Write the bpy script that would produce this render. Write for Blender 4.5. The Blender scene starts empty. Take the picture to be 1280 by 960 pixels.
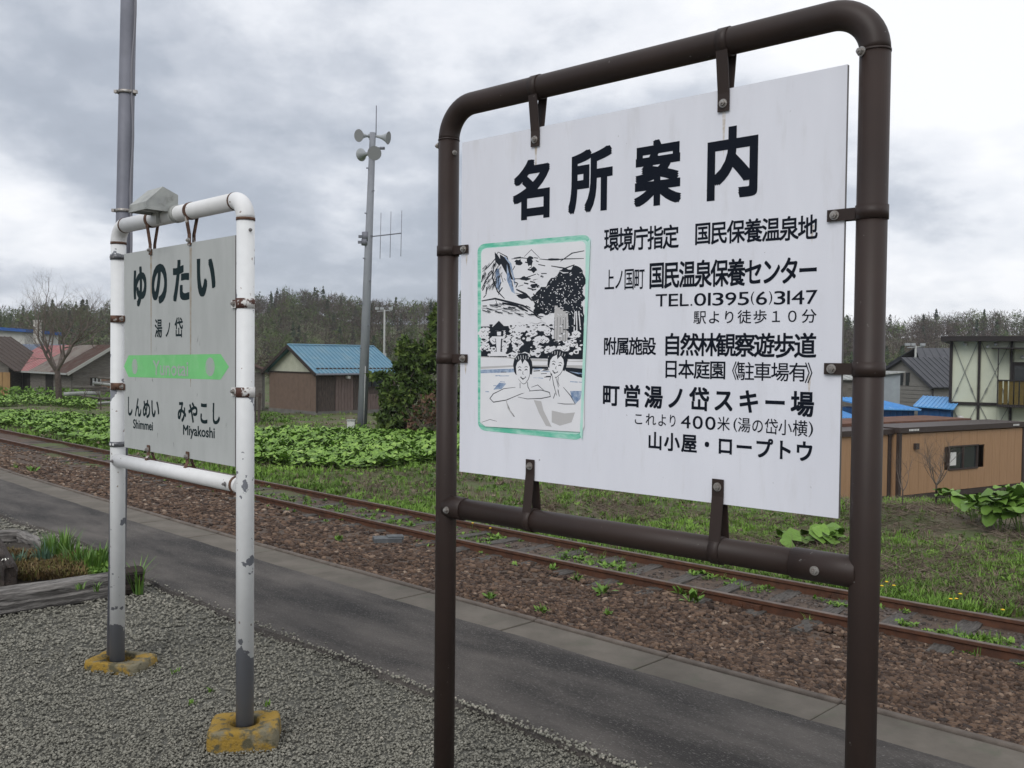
import bpy, math, random
import numpy as np
from mathutils import Vector, Matrix, noise
R_ = random.Random(7)
SC = bpy.context.scene
COL = SC.collection

# ------------------------------------------------------------------ camera
F = 1150.0; PITCH = math.atan(33/F); ROLL = .01; H = 1.65
cp, sp, cr, sr = math.cos(PITCH), math.sin(PITCH), math.cos(ROLL), math.sin(ROLL)
FW = Vector((0, cp, -sp)); RT = Vector((cr, sp*sr, cp*sr)); UP = Vector((-sr, sp*cr, cp*cr))
cam = bpy.data.cameras.new('camera'); cam.sensor_width = 36; cam.lens = F/1280*36
cam.clip_start = .05; cam.clip_end = 6000
co = bpy.data.objects.new('camera', cam); COL.objects.link(co)
mw = Matrix.Identity(4)
for i in range(3):
    mw[i][0] = RT[i]; mw[i][1] = UP[i]; mw[i][2] = -FW[i]
mw[2][3] = H
co.matrix_world = mw
SC.camera = co

def ray(x, y): return FW + RT*((x-640)/F) + UP*((480-y)/F)
def D(x, y, d): return Vector((0, 0, H)) + ray(x, y)*d
def G(x, y, z=0.0):
    r = ray(x, y); return Vector((0, 0, H)) + r*((z-H)/r.z)

# ------------------------------------------------------------------ light
SUN_AZ = Vector((-.42, -.9)).normalized(); SUN_EL = math.radians(42)
SC.view_settings.view_transform = 'Standard'; SC.view_settings.look = 'None'
SC.view_settings.exposure = 0.22; SC.view_settings.gamma = 1
W = bpy.data.worlds.new('World'); SC.world = W; W.use_nodes = True
nt = W.node_tree; nt.nodes.clear(); N = nt.nodes.new; L = nt.links.new
def math_node(op, a, b=None, c=None, clamp=False):
    n = N('ShaderNodeMath'); n.operation = op; n.use_clamp = clamp
    for i, v in enumerate((a, b, c)):
        if v is None: continue
        if isinstance(v, (int, float)): n.inputs[i].default_value = v
        else: L(v, n.inputs[i])
    return n.outputs[0]
out = N('ShaderNodeOutputWorld'); bg = N('ShaderNodeBackground'); L(bg.outputs[0], out.inputs[0])
bg.inputs[1].default_value = 0.1
sky = N('ShaderNodeTexSky'); sky.sky_type = 'NISHITA'; sky.sun_disc = False
sky.sun_elevation = SUN_EL; sky.sun_rotation = math.atan2(SUN_AZ.x, SUN_AZ.y)
tc = N('ShaderNodeTexCoord'); sx = N('ShaderNodeSeparateXYZ'); L(tc.outputs['Generated'], sx.inputs[0])
zc = math_node('MAXIMUM', sx.outputs[2], 0.0)
den = math_node('ADD', zc, .38)
px_ = math_node('DIVIDE', sx.outputs[0], den); py_ = math_node('DIVIDE', sx.outputs[1], den)
cb = N('ShaderNodeCombineXYZ'); L(px_, cb.inputs[0]); L(py_, cb.inputs[1]); cb.inputs[2].default_value = 14.1
n1 = N('ShaderNodeTexNoise'); n1.inputs['Scale'].default_value = .95; n1.inputs['Detail'].default_value = 6
n1.inputs['Roughness'].default_value = .5; n1.inputs['Distortion'].default_value = .5; L(cb.outputs[0], n1.inputs['Vector'])
n2 = N('ShaderNodeTexNoise'); n2.inputs['Scale'].default_value = 3.3; n2.inputs['Detail'].default_value = 8
n2.inputs['Roughness'].default_value = .6; L(cb.outputs[0], n2.inputs['Vector'])
mixv = math_node('ADD', math_node('MULTIPLY', n1.outputs[0], .66), math_node('MULTIPLY', n2.outputs[0], .34))
# the cloud sheet is thinner toward the right and overhead
mixv = math_node('ADD', mixv, math_node('MULTIPLY', sx.outputs[0], .10))
mixv = math_node('ADD', mixv, math_node('MULTIPLY', zc, .07))
rp = N('ShaderNodeValToRGB'); L(mixv, rp.inputs[0])
e = rp.color_ramp.elements
e[0].position = .33; e[0].color = (.31, .345, .41, 1)
e[1].position = .60; e[1].color = (.89, .90, .93, 1)
for p_, c_ in ((.43, (.41, .45, .52, 1)), (.485, (.55, .585, .65, 1)), (.535, (.75, .775, .825, 1))):
    k = e.new(p_); k.color = c_
sc_ = N('ShaderNodeVectorMath'); sc_.operation = 'SCALE'; L(rp.outputs[0], sc_.inputs[0]); sc_.inputs['Scale'].default_value = 10.0
mx = N('ShaderNodeMix'); mx.data_type = 'RGBA'; mx.inputs[0].default_value = .96
L(sky.outputs[0], mx.inputs[6]); L(sc_.outputs[0], mx.inputs[7]); L(mx.outputs[2], bg.inputs[0])
sl = bpy.data.lights.new('sun', 'SUN'); sl.energy = 1.4; sl.angle = math.radians(35); sl.color = (1, .97, .93)
so = bpy.data.objects.new('sun', sl); COL.objects.link(so)
sd = Vector((SUN_AZ.x*math.cos(SUN_EL), SUN_AZ.y*math.cos(SUN_EL), math.sin(SUN_EL)))
so.rotation_euler = sd.to_track_quat('Z', 'Y').to_euler()

# ------------------------------------------------------------------ materials
def M(name, c1, c2=None, scale=5., detail=4, rough=.85, bump=0., bscale=None, stretch=None, metal=0., ramp=None,
      lo=.35, hi=.65, spec=.3, bdist=.02, c3=None, s3=20., lo3=.55, hi3=.65, rot=0.):
    m = bpy.data.materials.new(name); m.use_nodes = True
    t = m.node_tree; b = t.nodes['Principled BSDF']; n = t.nodes.new; l = t.links.new
    b.inputs['Roughness'].default_value = rough; b.inputs['Metallic'].default_value = metal
    b.inputs['Specular IOR Level'].default_value = spec
    tcn = n('ShaderNodeTexCoord'); vec = tcn.outputs['Object']
    if stretch:
        mp = n('ShaderNodeMapping'); mp.inputs['Scale'].default_value = stretch; mp.vector_type = 'POINT'; m0 = n('ShaderNodeMapping'); m0.inputs['Rotation'].default_value = (0, 0, rot); l(vec, m0.inputs[0]); l(m0.outputs[0], mp.inputs[0]); vec = mp.outputs[0]
    def nz(s, d=detail):
        q = n('ShaderNodeTexNoise'); q.inputs['Scale'].default_value = s; q.inputs['Detail'].default_value = d
        q.inputs['Roughness'].default_value = .62; l(vec, q.inputs['Vector']); return q.outputs[0]
    def rng(o, a, z):
        q = n('ShaderNodeMapRange'); q.inputs[1].default_value = a; q.inputs[2].default_value = z; l(o, q.inputs[0]); return q.outputs[0]
    def mix(f, a, z):
        q = n('ShaderNodeMix'); q.data_type = 'RGBA'; l(f, q.inputs[0])
        for s, w in ((6, a), (7, z)):
            if isinstance(w, tuple): q.inputs[s].default_value = (*w, 1)
            else: l(w, q.inputs[s])
        return q.outputs[2]
    col = None
    if ramp:
        at = n('ShaderNodeAttribute'); at.attribute_name = 'tint'
        r = n('ShaderNodeValToRGB'); l(at.outputs['Fac'], r.inputs[0]); el = r.color_ramp.elements
        el[0].position, el[0].color = ramp[0][0], (*ramp[0][1], 1); el[1].position, el[1].color = ramp[-1][0], (*ramp[-1][1], 1)
        for p, c in ramp[1:-1]: k = el.new(p); k.color = (*c, 1)
        col = r.outputs[0]
    elif c2:
        col = mix(rng(nz(scale), lo, hi), c1, c2)
    if c3:
        col = mix(rng(nz(s3, 6), lo3, hi3), col if col else c1, c3)
    if col: l(col, b.inputs['Base Color'])
    else: b.inputs['Base Color'].default_value = (*c1, 1)
    if bump:
        bp = n('ShaderNodeBump'); bp.inputs['Strength'].default_value = bump; bp.inputs['Distance'].default_value = bdist
        l(nz(bscale or scale*3, 5), bp.inputs['Height']); l(bp.outputs[0], b.inputs['Normal'])
    m['out'] = 1
    return m

# paint that has flaked off metal; the low end of a post has lost all of it
def peel(name, paint, under, rust, zlow=None, thr=.66):
    m = bpy.data.materials.new(name); m.use_nodes = True
    t = m.node_tree; b = t.nodes['Principled BSDF']; n = t.nodes.new; l = t.links.new
    b.inputs['Roughness'].default_value = .5; b.inputs['Specular IOR Level'].default_value = .35
    tcn = n('ShaderNodeTexCoord'); vec = tcn.outputs['Object']
    def nz(s, d, off=0):
        mp = n('ShaderNodeMapping'); mp.inputs['Location'].default_value = (off, off, off); l(vec, mp.inputs[0])
        q = n('ShaderNodeTexNoise'); q.inputs['Scale'].default_value = s; q.inputs['Detail'].default_value = d; l(mp.outputs[0], q.inputs['Vector']); return q.outputs[0]
    def mth(op, a, c):
        q = n('ShaderNodeMath'); q.operation = op
        for i, v in enumerate((a, c)):
            if isinstance(v, (int, float)): q.inputs[i].default_value = v
            else: l(v, q.inputs[i])
        return q.outputs[0]
    def mix(f, a, z):
        q = n('ShaderNodeMix'); q.data_type = 'RGBA'; l(f, q.inputs[0])
        for s, w in ((6, a), (7, z)):
            if isinstance(w, tuple): q.inputs[s].default_value = (*w, 1)
            else: l(w, q.inputs[s])
        return q.outputs[2]
    v = nz(11, 5)
    if zlow is not None:
        sx = n('ShaderNodeSeparateXYZ'); l(vec, sx.inputs[0])
        mr = n('ShaderNodeMapRange'); mr.inputs[1].default_value = zlow+.10; mr.inputs[2].default_value = zlow-.06
        l(sx.outputs[2], mr.inputs[0]); v = mth('ADD', v, mth('MULTIPLY', mr.outputs[0], .4))
    c0 = mix(nz(25, 4, 3), paint, tuple(p*.86 for p in paint))
    dirt = mth('MULTIPLY', mth('GREATER_THAN', nz(38, 2, 9), .73), .8)
    c1 = mix(dirt, c0, rust)
    f = mth('GREATER_THAN', v, thr)
    u = mix(nz(6, 4, 5), under, tuple(p*.8 for p in under))
    l(mix(f, c1, u), b.inputs['Base Color'])
    bp = n('ShaderNodeBump'); bp.inputs['Strength'].default_value = .5; bp.inputs['Distance'].default_value = .001; bp.invert = True
    l(f, bp.inputs['Height']); l(bp.outputs[0], b.inputs['Normal'])
    return m

# ------------------------------------------------------------------ mesh helpers
class MB:
    def __init__(s): s.v = []; s.f = []; s.m = []; s.s = []
    def add(s, vs, fs, mi=0, sm=False):
        o = len(s.v); s.v += [tuple(q) for q in vs]; s.f += [tuple(i+o for i in f) for f in fs]
        s.m += [mi]*len(fs); s.s += [sm]*len(fs); return s
    def box(s, c, d, mi=0, mat=None, bev=0):
        x, y, z = (q/2 for q in d)
        vs = [Vector((a*x, b*y, k*z)) for k in (-1, 1) for a, b in ((-1, -1), (1, -1), (1, 1), (-1, 1))]
        if mat: vs = [mat @ q for q in vs]
        c = Vector(c)
        return s.add([q+c for q in vs], [(3, 2, 1, 0), (4, 5, 6, 7), (0, 1, 5, 4), (1, 2, 6, 5), (2, 3, 7, 6), (3, 0, 4, 7)], mi)
    def bar(s, a, b, w, h, mi=0):       # square bar from a to b
        a, b = Vector(a), Vector(b); d = (b-a); ln = d.length; d.normalize()
        q = d.to_track_quat('Z', 'Y').to_matrix()
        return s.box((a+b)/2, (w, h, ln), mi, q)
    def poly(s, pts, mi=0): return s.add(pts, [tuple(range(len(pts)))], mi)
    def prism(s, pts, ext, mi=0):       # polygon pushed along a vector
        n = len(pts); ext = Vector(ext); a = [Vector(p) for p in pts]; b = [p+ext for p in a]
        return s.add(a+b, [tuple(range(n))[::-1], tuple(range(n, 2*n))]+[(i, (i+1) % n, n+(i+1) % n, n+i) for i in range(n)], mi)
    def tube(s, pts, r, seg=12, mi=0, cap=True, sm=True):
        pts = [Vector(p) for p in pts]; n = len(pts)
        rs = r if isinstance(r, (list, tuple)) else [r]*n
        vs = []; nrm = None
        for i, p in enumerate(pts):
            t = (pts[min(i+1, n-1)]-pts[max(i-1, 0)]).normalized()
            if nrm is None:
                nrm = t.cross(Vector((0, 0, 1)) if abs(t.z) < .9 else Vector((1, 0, 0))).normalized()
            else:
                nrm = (nrm-t*nrm.dot(t)).normalized()
            bn = t.cross(nrm)
            for k in range(seg):
                a = 2*math.pi*k/seg; vs.append(p+nrm*(math.cos(a)*rs[i])+bn*(math.sin(a)*rs[i]))
        o = len(s.v)
        s.add(vs, [(i*seg+k, i*seg+(k+1) % seg, (i+1)*seg+(k+1) % seg, (i+1)*seg+k) for i in range(n-1) for k in range(seg)], mi, sm)
        if cap and seg > 2:
            s.f += [tuple(o+k for k in range(seg))[::-1], tuple(o+(n-1)*seg+k for k in range(seg))]; s.m += [mi]*2; s.s += [False]*2
        return s
    def build(s, name, mats, parent=None, loc=None):
        me = bpy.data.meshes.new(name); me.from_pydata(s.v, [], s.f)
        for q in (mats if isinstance(mats, (list, tuple)) else [mats]): me.materials.append(q)
        me.polygons.foreach_set('material_index', s.m); me.polygons.foreach_set('use_smooth', s.s); me.update()
        o = bpy.data.objects.new(name, me); COL.objects.link(o)
        if parent: o.parent = parent
        if loc: o.location = loc
        return o
def tag(o, label=None, cat=None, group=None, kind=None):
    for k, v in (('label', label), ('category', cat), ('group', group), ('kind', kind)):
        if v: o[k] = v
    return o
def thing(name, label, cat, loc=(0, 0, 0), rz=0, group=None):
    o = bpy.data.objects.new(name, None); COL.objects.link(o); o.location = loc; o.rotation_euler = (0, 0, rz)
    o.empty_display_size = .2
    return tag(o, label, cat, group)
def share(name, src, parent, loc=(0, 0, 0), rot=(0, 0, 0), scale=None):      # another object on the same mesh
    o = bpy.data.objects.new(name, src.data); COL.objects.link(o); o.parent = parent; o.location = loc; o.rotation_euler = rot
    if scale: o.scale = scale
    return o

def np_mesh(name, V, T, mat, tint=None, smooth=False, parent=None):
    me = bpy.data.meshes.new(name); V = np.asarray(V, np.float32); T = np.asarray(T, np.int32)
    me.vertices.add(len(V)); me.vertices.foreach_set('co', V.ravel())
    me.loops.add(T.size); me.loops.foreach_set('vertex_index', T.ravel())
    me.polygons.add(len(T)); me.polygons.foreach_set('loop_start', np.arange(0, T.size, 3, dtype=np.int32))
    if smooth: me.polygons.foreach_set('use_smooth', np.ones(len(T), bool))
    if tint is not None:
        a = me.attributes.new('tint', 'FLOAT', 'POINT'); a.data.foreach_set('value', np.asarray(tint, np.float32))
    me.update(calc_edges=True); me.materials.append(mat)
    o = bpy.data.objects.new(name, me); COL.objects.link(o)
    if parent: o.parent = parent
    return o
RNG = np.random.default_rng(11)
def rotm(rz, rx=None, ry=None):
    n = len(rz); c, s = np.cos(rz), np.sin(rz); Z = np.zeros((n, 3, 3)); Z[:, 0, 0] = c; Z[:, 0, 1] = -s; Z[:, 1, 0] = s; Z[:, 1, 1] = c; Z[:, 2, 2] = 1
    if rx is not None:
        c, s = np.cos(rx), np.sin(rx); X = np.zeros((n, 3, 3)); X[:, 0, 0] = 1; X[:, 1, 1] = c; X[:, 1, 2] = -s; X[:, 2, 1] = s; X[:, 2, 2] = c; Z = Z @ X
    return Z
def scatter(protos, P, S, Rm, tint):
    """protos: list of (verts, tris[, local tint]); P n×3, S n×3 scale, Rm n×3×3, tint n -> V, T, tint"""
    n = len(P); which = RNG.integers(0, len(protos), n); Vs, Ts, Cs = [], [], []; off = 0
    for k, pr in enumerate(protos):
        i = np.where(which == k)[0]
        if not len(i): continue
        v = np.asarray(pr[0], float); t = np.asarray(pr[1]); lt = np.asarray(pr[2]) if len(pr) > 2 else np.zeros(len(v))
        q = np.einsum('nij,nvj->nvi', Rm[i], v[None]*S[i][:, None, :])+P[i][:, None, :]
        Vs.append(q.reshape(-1, 3)); Ts.append((t[None]+(np.arange(len(i))*len(v))[:, None, None]).reshape(-1, 3)+off)
        Cs.append((tint[i][:, None]+lt[None]).ravel()); off += len(i)*len(v)
    return np.concatenate(Vs), np.concatenate(Ts), np.clip(np.concatenate(Cs), 0, 1)
CUBE_T = [(0, 2, 1), (0, 3, 2), (4, 5, 6), (4, 6, 7), (0, 1, 5), (0, 5, 4), (1, 2, 6), (1, 6, 5), (2, 3, 7), (2, 7, 6), (3, 0, 4), (3, 4, 7)]
def rock():
    v = np.array([(a, b, k) for k in (-1, 1) for a, b in ((-1, -1), (1, -1), (1, 1), (-1, 1))], float)*.5
    v += RNG.uniform(-.2, .2, v.shape); v[4:, :2] *= RNG.uniform(.5, .85); return v, CUBE_T

def chip():
    v = np.array([(1, 0, 0), (0, 1, 0), (-1, 0, 0), (0, -1, 0), (.2, .1, .8), (0, 0, -.6)], float)*.62
    return v+RNG.uniform(-.16, .16, v.shape), [(0, 1, 4), (1, 2, 4), (2, 3, 4), (3, 0, 4), (1, 0, 5), (2, 1, 5), (3, 2, 5), (0, 3, 5)]

# ------------------------------------------------------------------ ground plan
S2 = math.sqrt(.5)
def AB(a, b, z=0): return Vector(((-a+b)*S2, (a+b)*S2, z))           # a runs along the track, b away from the platform
def ab_np(a, b): return (-a+b)*S2, (a+b)*S2
def edge_b(a):
    return 4.37-.052*a+.0024*a*a if a < 10.8 else 4.088+.003*(a-10.8)
def edge_np(a): return np.where(a < 10.8, 4.37-.052*a+.0024*a*a, 4.088+.003*(a-10.8))
def rail_b(a):
    d = max(0., 12-a); return 9.58+(.005*d*d if a > -4 else .005*256+.16*(-4-a))
def rail_np(a):
    d = np.maximum(0., 12-a); return 9.58+np.where(a > -4, .005*d*d, .005*256+.16*(-4-a))
def smooth(e0, e1, x):
    t = np.clip((x-e0)/(e1-e0), 0, 1); return t*t*(3-2*t)
SKY_T = np.array([-1.2, -.80, -.556, -.52, -.443, -.36, -.28, -.235, -.165, -.087, 0, .15, .30, .409, .47, .557, .80, 1.2])
SKY_P = np.array([54, 56, 53, 56, 49, 55, 71, 81, 74, 70, 68, 64, 60, 57, 59, 63, 60, 56])      # height over the horizon, px
def terrain(x, y):
    z = np.full_like(x, -1.2)
    right = smooth(2., 8., x-.12*(y-18)); z -= 2.45*right*smooth(18, 29, y)
    z -= .25*smooth(34, 70, y)*(1-right)
    z += .05*np.sin(x*1.3+y*.7)*smooth(14, 20, y)+.04*np.sin(y*1.9-x*.8)*smooth(14, 20, y)
    t = x/np.maximum(y, 1); crest = np.interp(t, SKY_T, SKY_P)/F*330-6.3+1.6
    back = smooth(330, 520, y)
    und = 2.6*np.sin(x*.045+.7)+1.4*np.sin(x*.11+y*.03)+1.0*np.sin(y*.06+x*.02)
    z += smooth(165, 330, y)*(crest+und*.55)+back*(4+und)
    return z
def TZ(x, y): return float(terrain(np.array([x], float), np.array([y], float))[0])

# ------------------------------------------------------------------ setting: ground
m_field = M('field_soil', (.095, .080, .048), (.062, .115, .022), scale=.9, detail=8, bump=.6, bscale=14, bdist=.05, c3=(.12, .095, .068), s3=.45, lo3=.5, hi3=.66)
xs = np.concatenate([np.linspace(-2500, -330, 14), np.linspace(-300, 300, 121), np.linspace(330, 2500, 14)])
xs = np.unique(np.concatenate([xs, np.linspace(-30, 30, 81)]))
ys = np.unique(np.concatenate([np.linspace(-400, -10, 8), np.linspace(-5, 60, 66), np.linspace(65, 560, 100), np.linspace(600, 3500, 14)]))
X, Y = np.meshgrid(xs, ys); Z = terrain(X, Y)
near = (X+Y)*S2 < 3.6; Z = np.where(near & (Y < 60), -1.3, Z)
V = np.stack([X, Y, Z], -1).reshape(-1, 3); nx, ny = len(xs), len(ys)
I = np.arange(nx*ny).reshape(ny, nx); q0, q1, q2, q3 = I[:-1, :-1].ravel(), I[:-1, 1:].ravel(), I[1:, 1:].ravel(), I[1:, :-1].ravel()
T = np.concatenate([np.stack([q0, q1, q2], 1), np.stack([q0, q2, q3], 1)])
tag(np_mesh('ground', V, T, m_field, smooth=True), kind='structure')

# ballast bed, a lumpy sheet from the platform foot to past the far rail
m_bal = M('ballast_dust', (.125, .090, .068), (.075, .056, .044), scale=6, detail=8, bump=1, bscale=30, bdist=.03)
def ballast_z(a, b):
    e = edge_np(a); r = rail_np(a); t = np.clip((b-e)/(r-1.0-e), 0, 1)
    z = -.42-.72*smooth(0, 1, t)
    z = z + .03*np.sin(a*2.1+b)+.02*np.sin(b*3.3-a*1.2)
    z = np.where(b > r-.9, -1.165+.012*np.sin(a*3+b*5), z)
    return z-np.clip(b-(r+.95), 0, 1)*.16
aa = np.linspace(-8, 46, 220); kk = np.linspace(0, 1, 34)
A_, K_ = np.meshgrid(aa, kk); lo_, hi_ = edge_np(A_)-.02, rail_np(A_)+1.5
B_ = lo_+(hi_-lo_)*K_; Zb = ballast_z(A_, B_); Xb, Yb = ab_np(A_, B_)
V = np.stack([Xb, Yb, Zb], -1).reshape(-1, 3); n_a, n_k = len(aa), len(kk)
I = np.arange(n_a*n_k).reshape(n_k, n_a); q0, q1, q2, q3 = I[:-1, :-1].ravel(), I[:-1, 1:].ravel(), I[1:, 1:].ravel(), I[1:, :-1].ravel()
tag(np_mesh('ballast_bed', V, np.concatenate([np.stack([q0, q2, q1], 1), np.stack([q0, q3, q2], 1)]), m_bal, smooth=True), kind='structure')

m_stone = M('ballast_stone', (0, 0, 0), ramp=[(0, (.024, .016, .013)), (.35, (.075, .048, .034)), (.7, (.140, .089, .060)), (.9, (.22, .155, .11)), (1, (.36, .29, .23))], rough=.9, bump=.4, bscale=60, bdist=.005)
n = 52000
a = 1/RNG.uniform(1/26., 1/3.2, n)-3.4; b = edge_np(a)+.03+(rail_np(a)-.62-edge_np(a)-.03)*RNG.uniform(0, 1, n)
x, y = ab_np(a, b); s = RNG.uniform(.019, .046, n)*(1+.35*(RNG.random(n) > .93)); far = np.clip(y/9, 1, 1.7)
P = np.stack([x, y, ballast_z(a, b)+s*.18], 1); S = np.stack([s*1.25*far, s*far, s*.75], 1)
V, T, C = scatter([rock() for _ in range(8)], P, S, rotm(RNG.uniform(0, 6.3, n), RNG.uniform(-.5, .5, n)), np.clip(RNG.beta(1.7, 2.4, n), 0, 1))
tag(np_mesh('ballast_stones', V, T, m_stone, C), 'reddish brown crushed stones filling the bed between platform and track', 'ballast', kind='stuff')
n = 7000
a = RNG.uniform(14, 40, n); b = edge_np(a)+.03+(rail_np(a)-.62-edge_np(a)-.03)*RNG.uniform(0, 1, n)
x, y = ab_np(a, b); s = RNG.uniform(.04, .09, n); P = np.stack([x, y, ballast_z(a, b)+s*.1], 1)
V, T, C = scatter([chip() for _ in range(6)], P, np.stack([s*1.25, s, s*.6], 1), rotm(RNG.uniform(0, 6.3, n), RNG.uniform(-.4, .4, n)), RNG.uniform(.2, 1, n))
tag(np_mesh('far_ballast_stones', V, T, m_stone, C), 'brown ballast stones at the far left end of the track bed', 'ballast', kind='stuff')
n = 5000
a = 1/RNG.uniform(1/24., 1/4., n)-3.6; b = rail_np(a)+RNG.uniform(-.62, 1.0, n)
ok = np.abs(np.abs(b-rail_np(a))-.535) > .09; a, b = a[ok], b[ok]; n = len(a)
x, y = ab_np(a, b); s = RNG.uniform(.018, .04, n); P = np.stack([x, y, ballast_z(a, b)+s*.15], 1)
V, T, C = scatter([rock() for _ in range(5)], P, np.stack([s*1.2, s, s*.7], 1), rotm(RNG.uniform(0, 6.3, n), RNG.uniform(-.5, .5, n)), RNG.uniform(0, .8, n))
tag(np_mesh('track_stones', V, T, M('track_stone', (0, 0, 0), ramp=[(0, (.04, .034, .03)), (.6, (.10, .08, .07)), (1, (.18, .165, .15))]), C), 'grey brown stones lying between the two rails', 'stones', kind='stuff')

# ------------------------------------------------------------------ platform
m_grav = M('gravel_bed', (.19, .185, .16), (.12, .117, .10), scale=40, detail=6, bump=1, bscale=70, bdist=.02, c3=(.10, .10, .085), s3=1.2, lo3=.5, hi3=.7)
m_conc = M('concrete', (.150, .132, .110), (.100, .088, .072), scale=3, detail=8, bump=.35, bscale=90, bdist=.004, c3=(.10, .10, .075), s3=5, lo3=.55, hi3=.75)
m_lip = M('edge_lip', (.15, .125, .105), (.09, .074, .062), scale=9, detail=8, bump=.4, bscale=90, bdist=.004)
m_asph = M('asphalt', (.028, .025, .023), (.105, .093, .083), scale=1.5, detail=7, stretch=(.5, 1.5, 1), rot=math.radians(45), rough=.8, bump=1, bscale=130, bdist=.006, c3=(.15, .14, .13), s3=120, lo3=.585, hi3=.63, lo=.40, hi=.66)
mb = MB(); AP = [-6+.5*i for i in range(120)]
def inner_b(a): return edge_b(a)-.37
top = [AB(a, inner_b(a)+.02, -.012) for a in AP]; back = [AB(a, -9, -.012) for a in AP]
for i in range(len(AP)-1): mb.poly([back[i], back[i+1], top[i+1], top[i]][::-1])
platform = tag(mb.build('platform', m_grav), kind='structure')
mb = MB()
for i in range(len(AP)-1):
    e0, e1 = edge_b(AP[i])-.03, edge_b(AP[i+1])-.03
    mb.poly([AB(AP[i], e0, -.10), AB(AP[i+1], e1, -.10), AB(AP[i+1], e1, -1.4), AB(AP[i], e0, -1.4)])
mb.build('retaining_wall', m_conc, platform)
# coping slabs one by one
JA = .30
k = -6
slab_n = 0
while k < 44:
    a0 = 5.72+(k)*.985-6*.985+.2; a1 = a0+.975; k += 1
    rr = random.Random(k); dz = rr.uniform(-.004, .004)
    mb = MB(); n_ = 3
    lo = [AB(a0+(a1-a0)*i/n_, inner_b(a0+(a1-a0)*i/n_), dz) for i in range(n_+1)]
    hi = [AB(a0+(a1-a0)*i/n_, edge_b(a0+(a1-a0)*i/n_)-.052, dz) for i in range(n_+1)]
    mb.prism([*(lo), *(hi[::-1])], (0, 0, -.12)); o = mb.build('concrete_slab', m_conc, platform)
    md = o.modifiers.new('bevel', 'BEVEL'); md.width = .006; md.segments = 2
    mb = MB()
    lo = [AB(a0+(a1-a0)*i/n_, edge_b(a0+(a1-a0)*i/n_)-.049, .012+dz) for i in range(n_+1)]
    hi = [AB(a0+(a1-a0)*i/n_, edge_b(a0+(a1-a0)*i/n_), .012+dz) for i in range(n_+1)]
    mb.prism([*(lo), *(hi[::-1])], (0, 0, -.16)); o = mb.build('slab_lip', m_lip, platform)
    md = o.modifiers.new('bevel', 'BEVEL'); md.width = .012; md.segments = 3
# asphalt strip with a ragged edge
mb = MB(); P1, P2 = [], []
for i in range(900):
    a_ = -5+i*.05
    nz = noise.fractal(Vector((a_*1.1, 3, 0)), 1, 2, 5)*.07+noise.noise(Vector((a_*14, 8, 0)))*.012
    base = 2.83+.04*math.sin(a_*.8)+(.12 if 7 < a_ < 9.6 else 0)*math.sin((a_-7)/2.6*math.pi)
    P1.append((a_, base+nz)); P2.append((a_, inner_b(a_)-.012+noise.noise(Vector((a_*9, 1, 0)))*.008))
for i in range(len(P1)-1):
    (a0, b0), (a1, b1) = P1[i], P1[i+1]; c0, c1 = P2[i][1], P2[i+1][1]
    row0 = [AB(a0, b0, -.03), AB(a0, b0+.022, .022), AB(a0, b0+.05, .027)]+[AB(a0, b0+.05+(c0-.03-b0-.05)*t, .028+.006*noise.noise(Vector((a0*1.5, t*4, 0)))) for t in (.33, .66, 1)]+[AB(a0, c0, .004)]
    row1 = [AB(a1, b1, -.03), AB(a1, b1+.022, .022), AB(a1, b1+.05, .027)]+[AB(a1, b1+.05+(c1-.03-b1-.05)*t, .028+.006*noise.noise(Vector((a1*1.5, t*4, 0)))) for t in (.33, .66, 1)]+[AB(a1, c1, .004)]
    for j in range(6): mb.add([row0[j], row0[j+1], row1[j+1], row1[j]], [(3, 2, 1, 0)], 0, True)
tag(mb.build('asphalt_path', m_asph), kind='structure')
# loose gravel
m_gr = M('gravel_stone', (0, 0, 0), ramp=[(0, (.095, .092, .076)), (.3, (.165, .159, .132)), (.65, (.225, .218, .182)), (.9, (.29, .28, .238)), (1, (.42, .38, .32))], rough=.9)
n = 150000
yy = 1/RNG.uniform(1/13., 1/2.9, n); xx = RNG.uniform(-.62, .62, n)*yy
a, b = (-xx+yy)*S2, (xx+yy)*S2
edge = 2.87+.04*np.sin(a*.8)+np.where((a > 7) & (a < 9.6), .12*np.sin((a-7)/2.6*np.pi), 0)+RNG.normal(0, .015, n)
ok = b < edge; xx, yy = xx[ok], yy[ok]; n = len(xx)
s = RNG.uniform(.007, .0145, n)*np.clip(yy/4.2, .95, 2.2)
s *= 1+.6*(RNG.random(n) > .985)
hz = np.array([noise.noise(Vector((u*2.2, v*2.2, 0)))*.010 for u, v in zip(xx[::1], yy[::1])])
P = np.stack([xx, yy, -.008+np.abs(hz)+s*.15+RNG.uniform(0, .006, n)], 1)
tn = np.clip(RNG.beta(2.4, 2.4, n)+hz*9, 0, 1)
V, T, C = scatter([chip() for _ in range(8)], P, np.stack([s*1.2, s, s*.8], 1), rotm(RNG.uniform(0, 6.3, n), RNG.uniform(-.6, .6, n)), tn)
tag(np_mesh('gravel', V, T, m_gr, C), 'grey crushed gravel spread over the platform round the sign posts', 'gravel', kind='stuff')
n = 900
a = 1/RNG.uniform(1/22., 1/2., n); b = 2.83+np.abs(RNG.normal(0, .03, n))+.04*np.sin(a*.8)
x, y = ab_np(a, b); ok = b > 2.8; x, y, n = x[ok], y[ok], int(ok.sum())
s = RNG.uniform(.005, .012, n)
V, T, C = scatter([rock() for _ in range(4)], np.stack([x, y, .031+s*.2], 1), np.stack([s, s, s*.7], 1), rotm(RNG.uniform(0, 6.3, n)), RNG.uniform(.3, 1, n))
tag(np_mesh('strewn_grit', V, T, m_gr, C), 'small loose chips strewn along the ragged edge of the asphalt', 'grit', kind='stuff')

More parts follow.
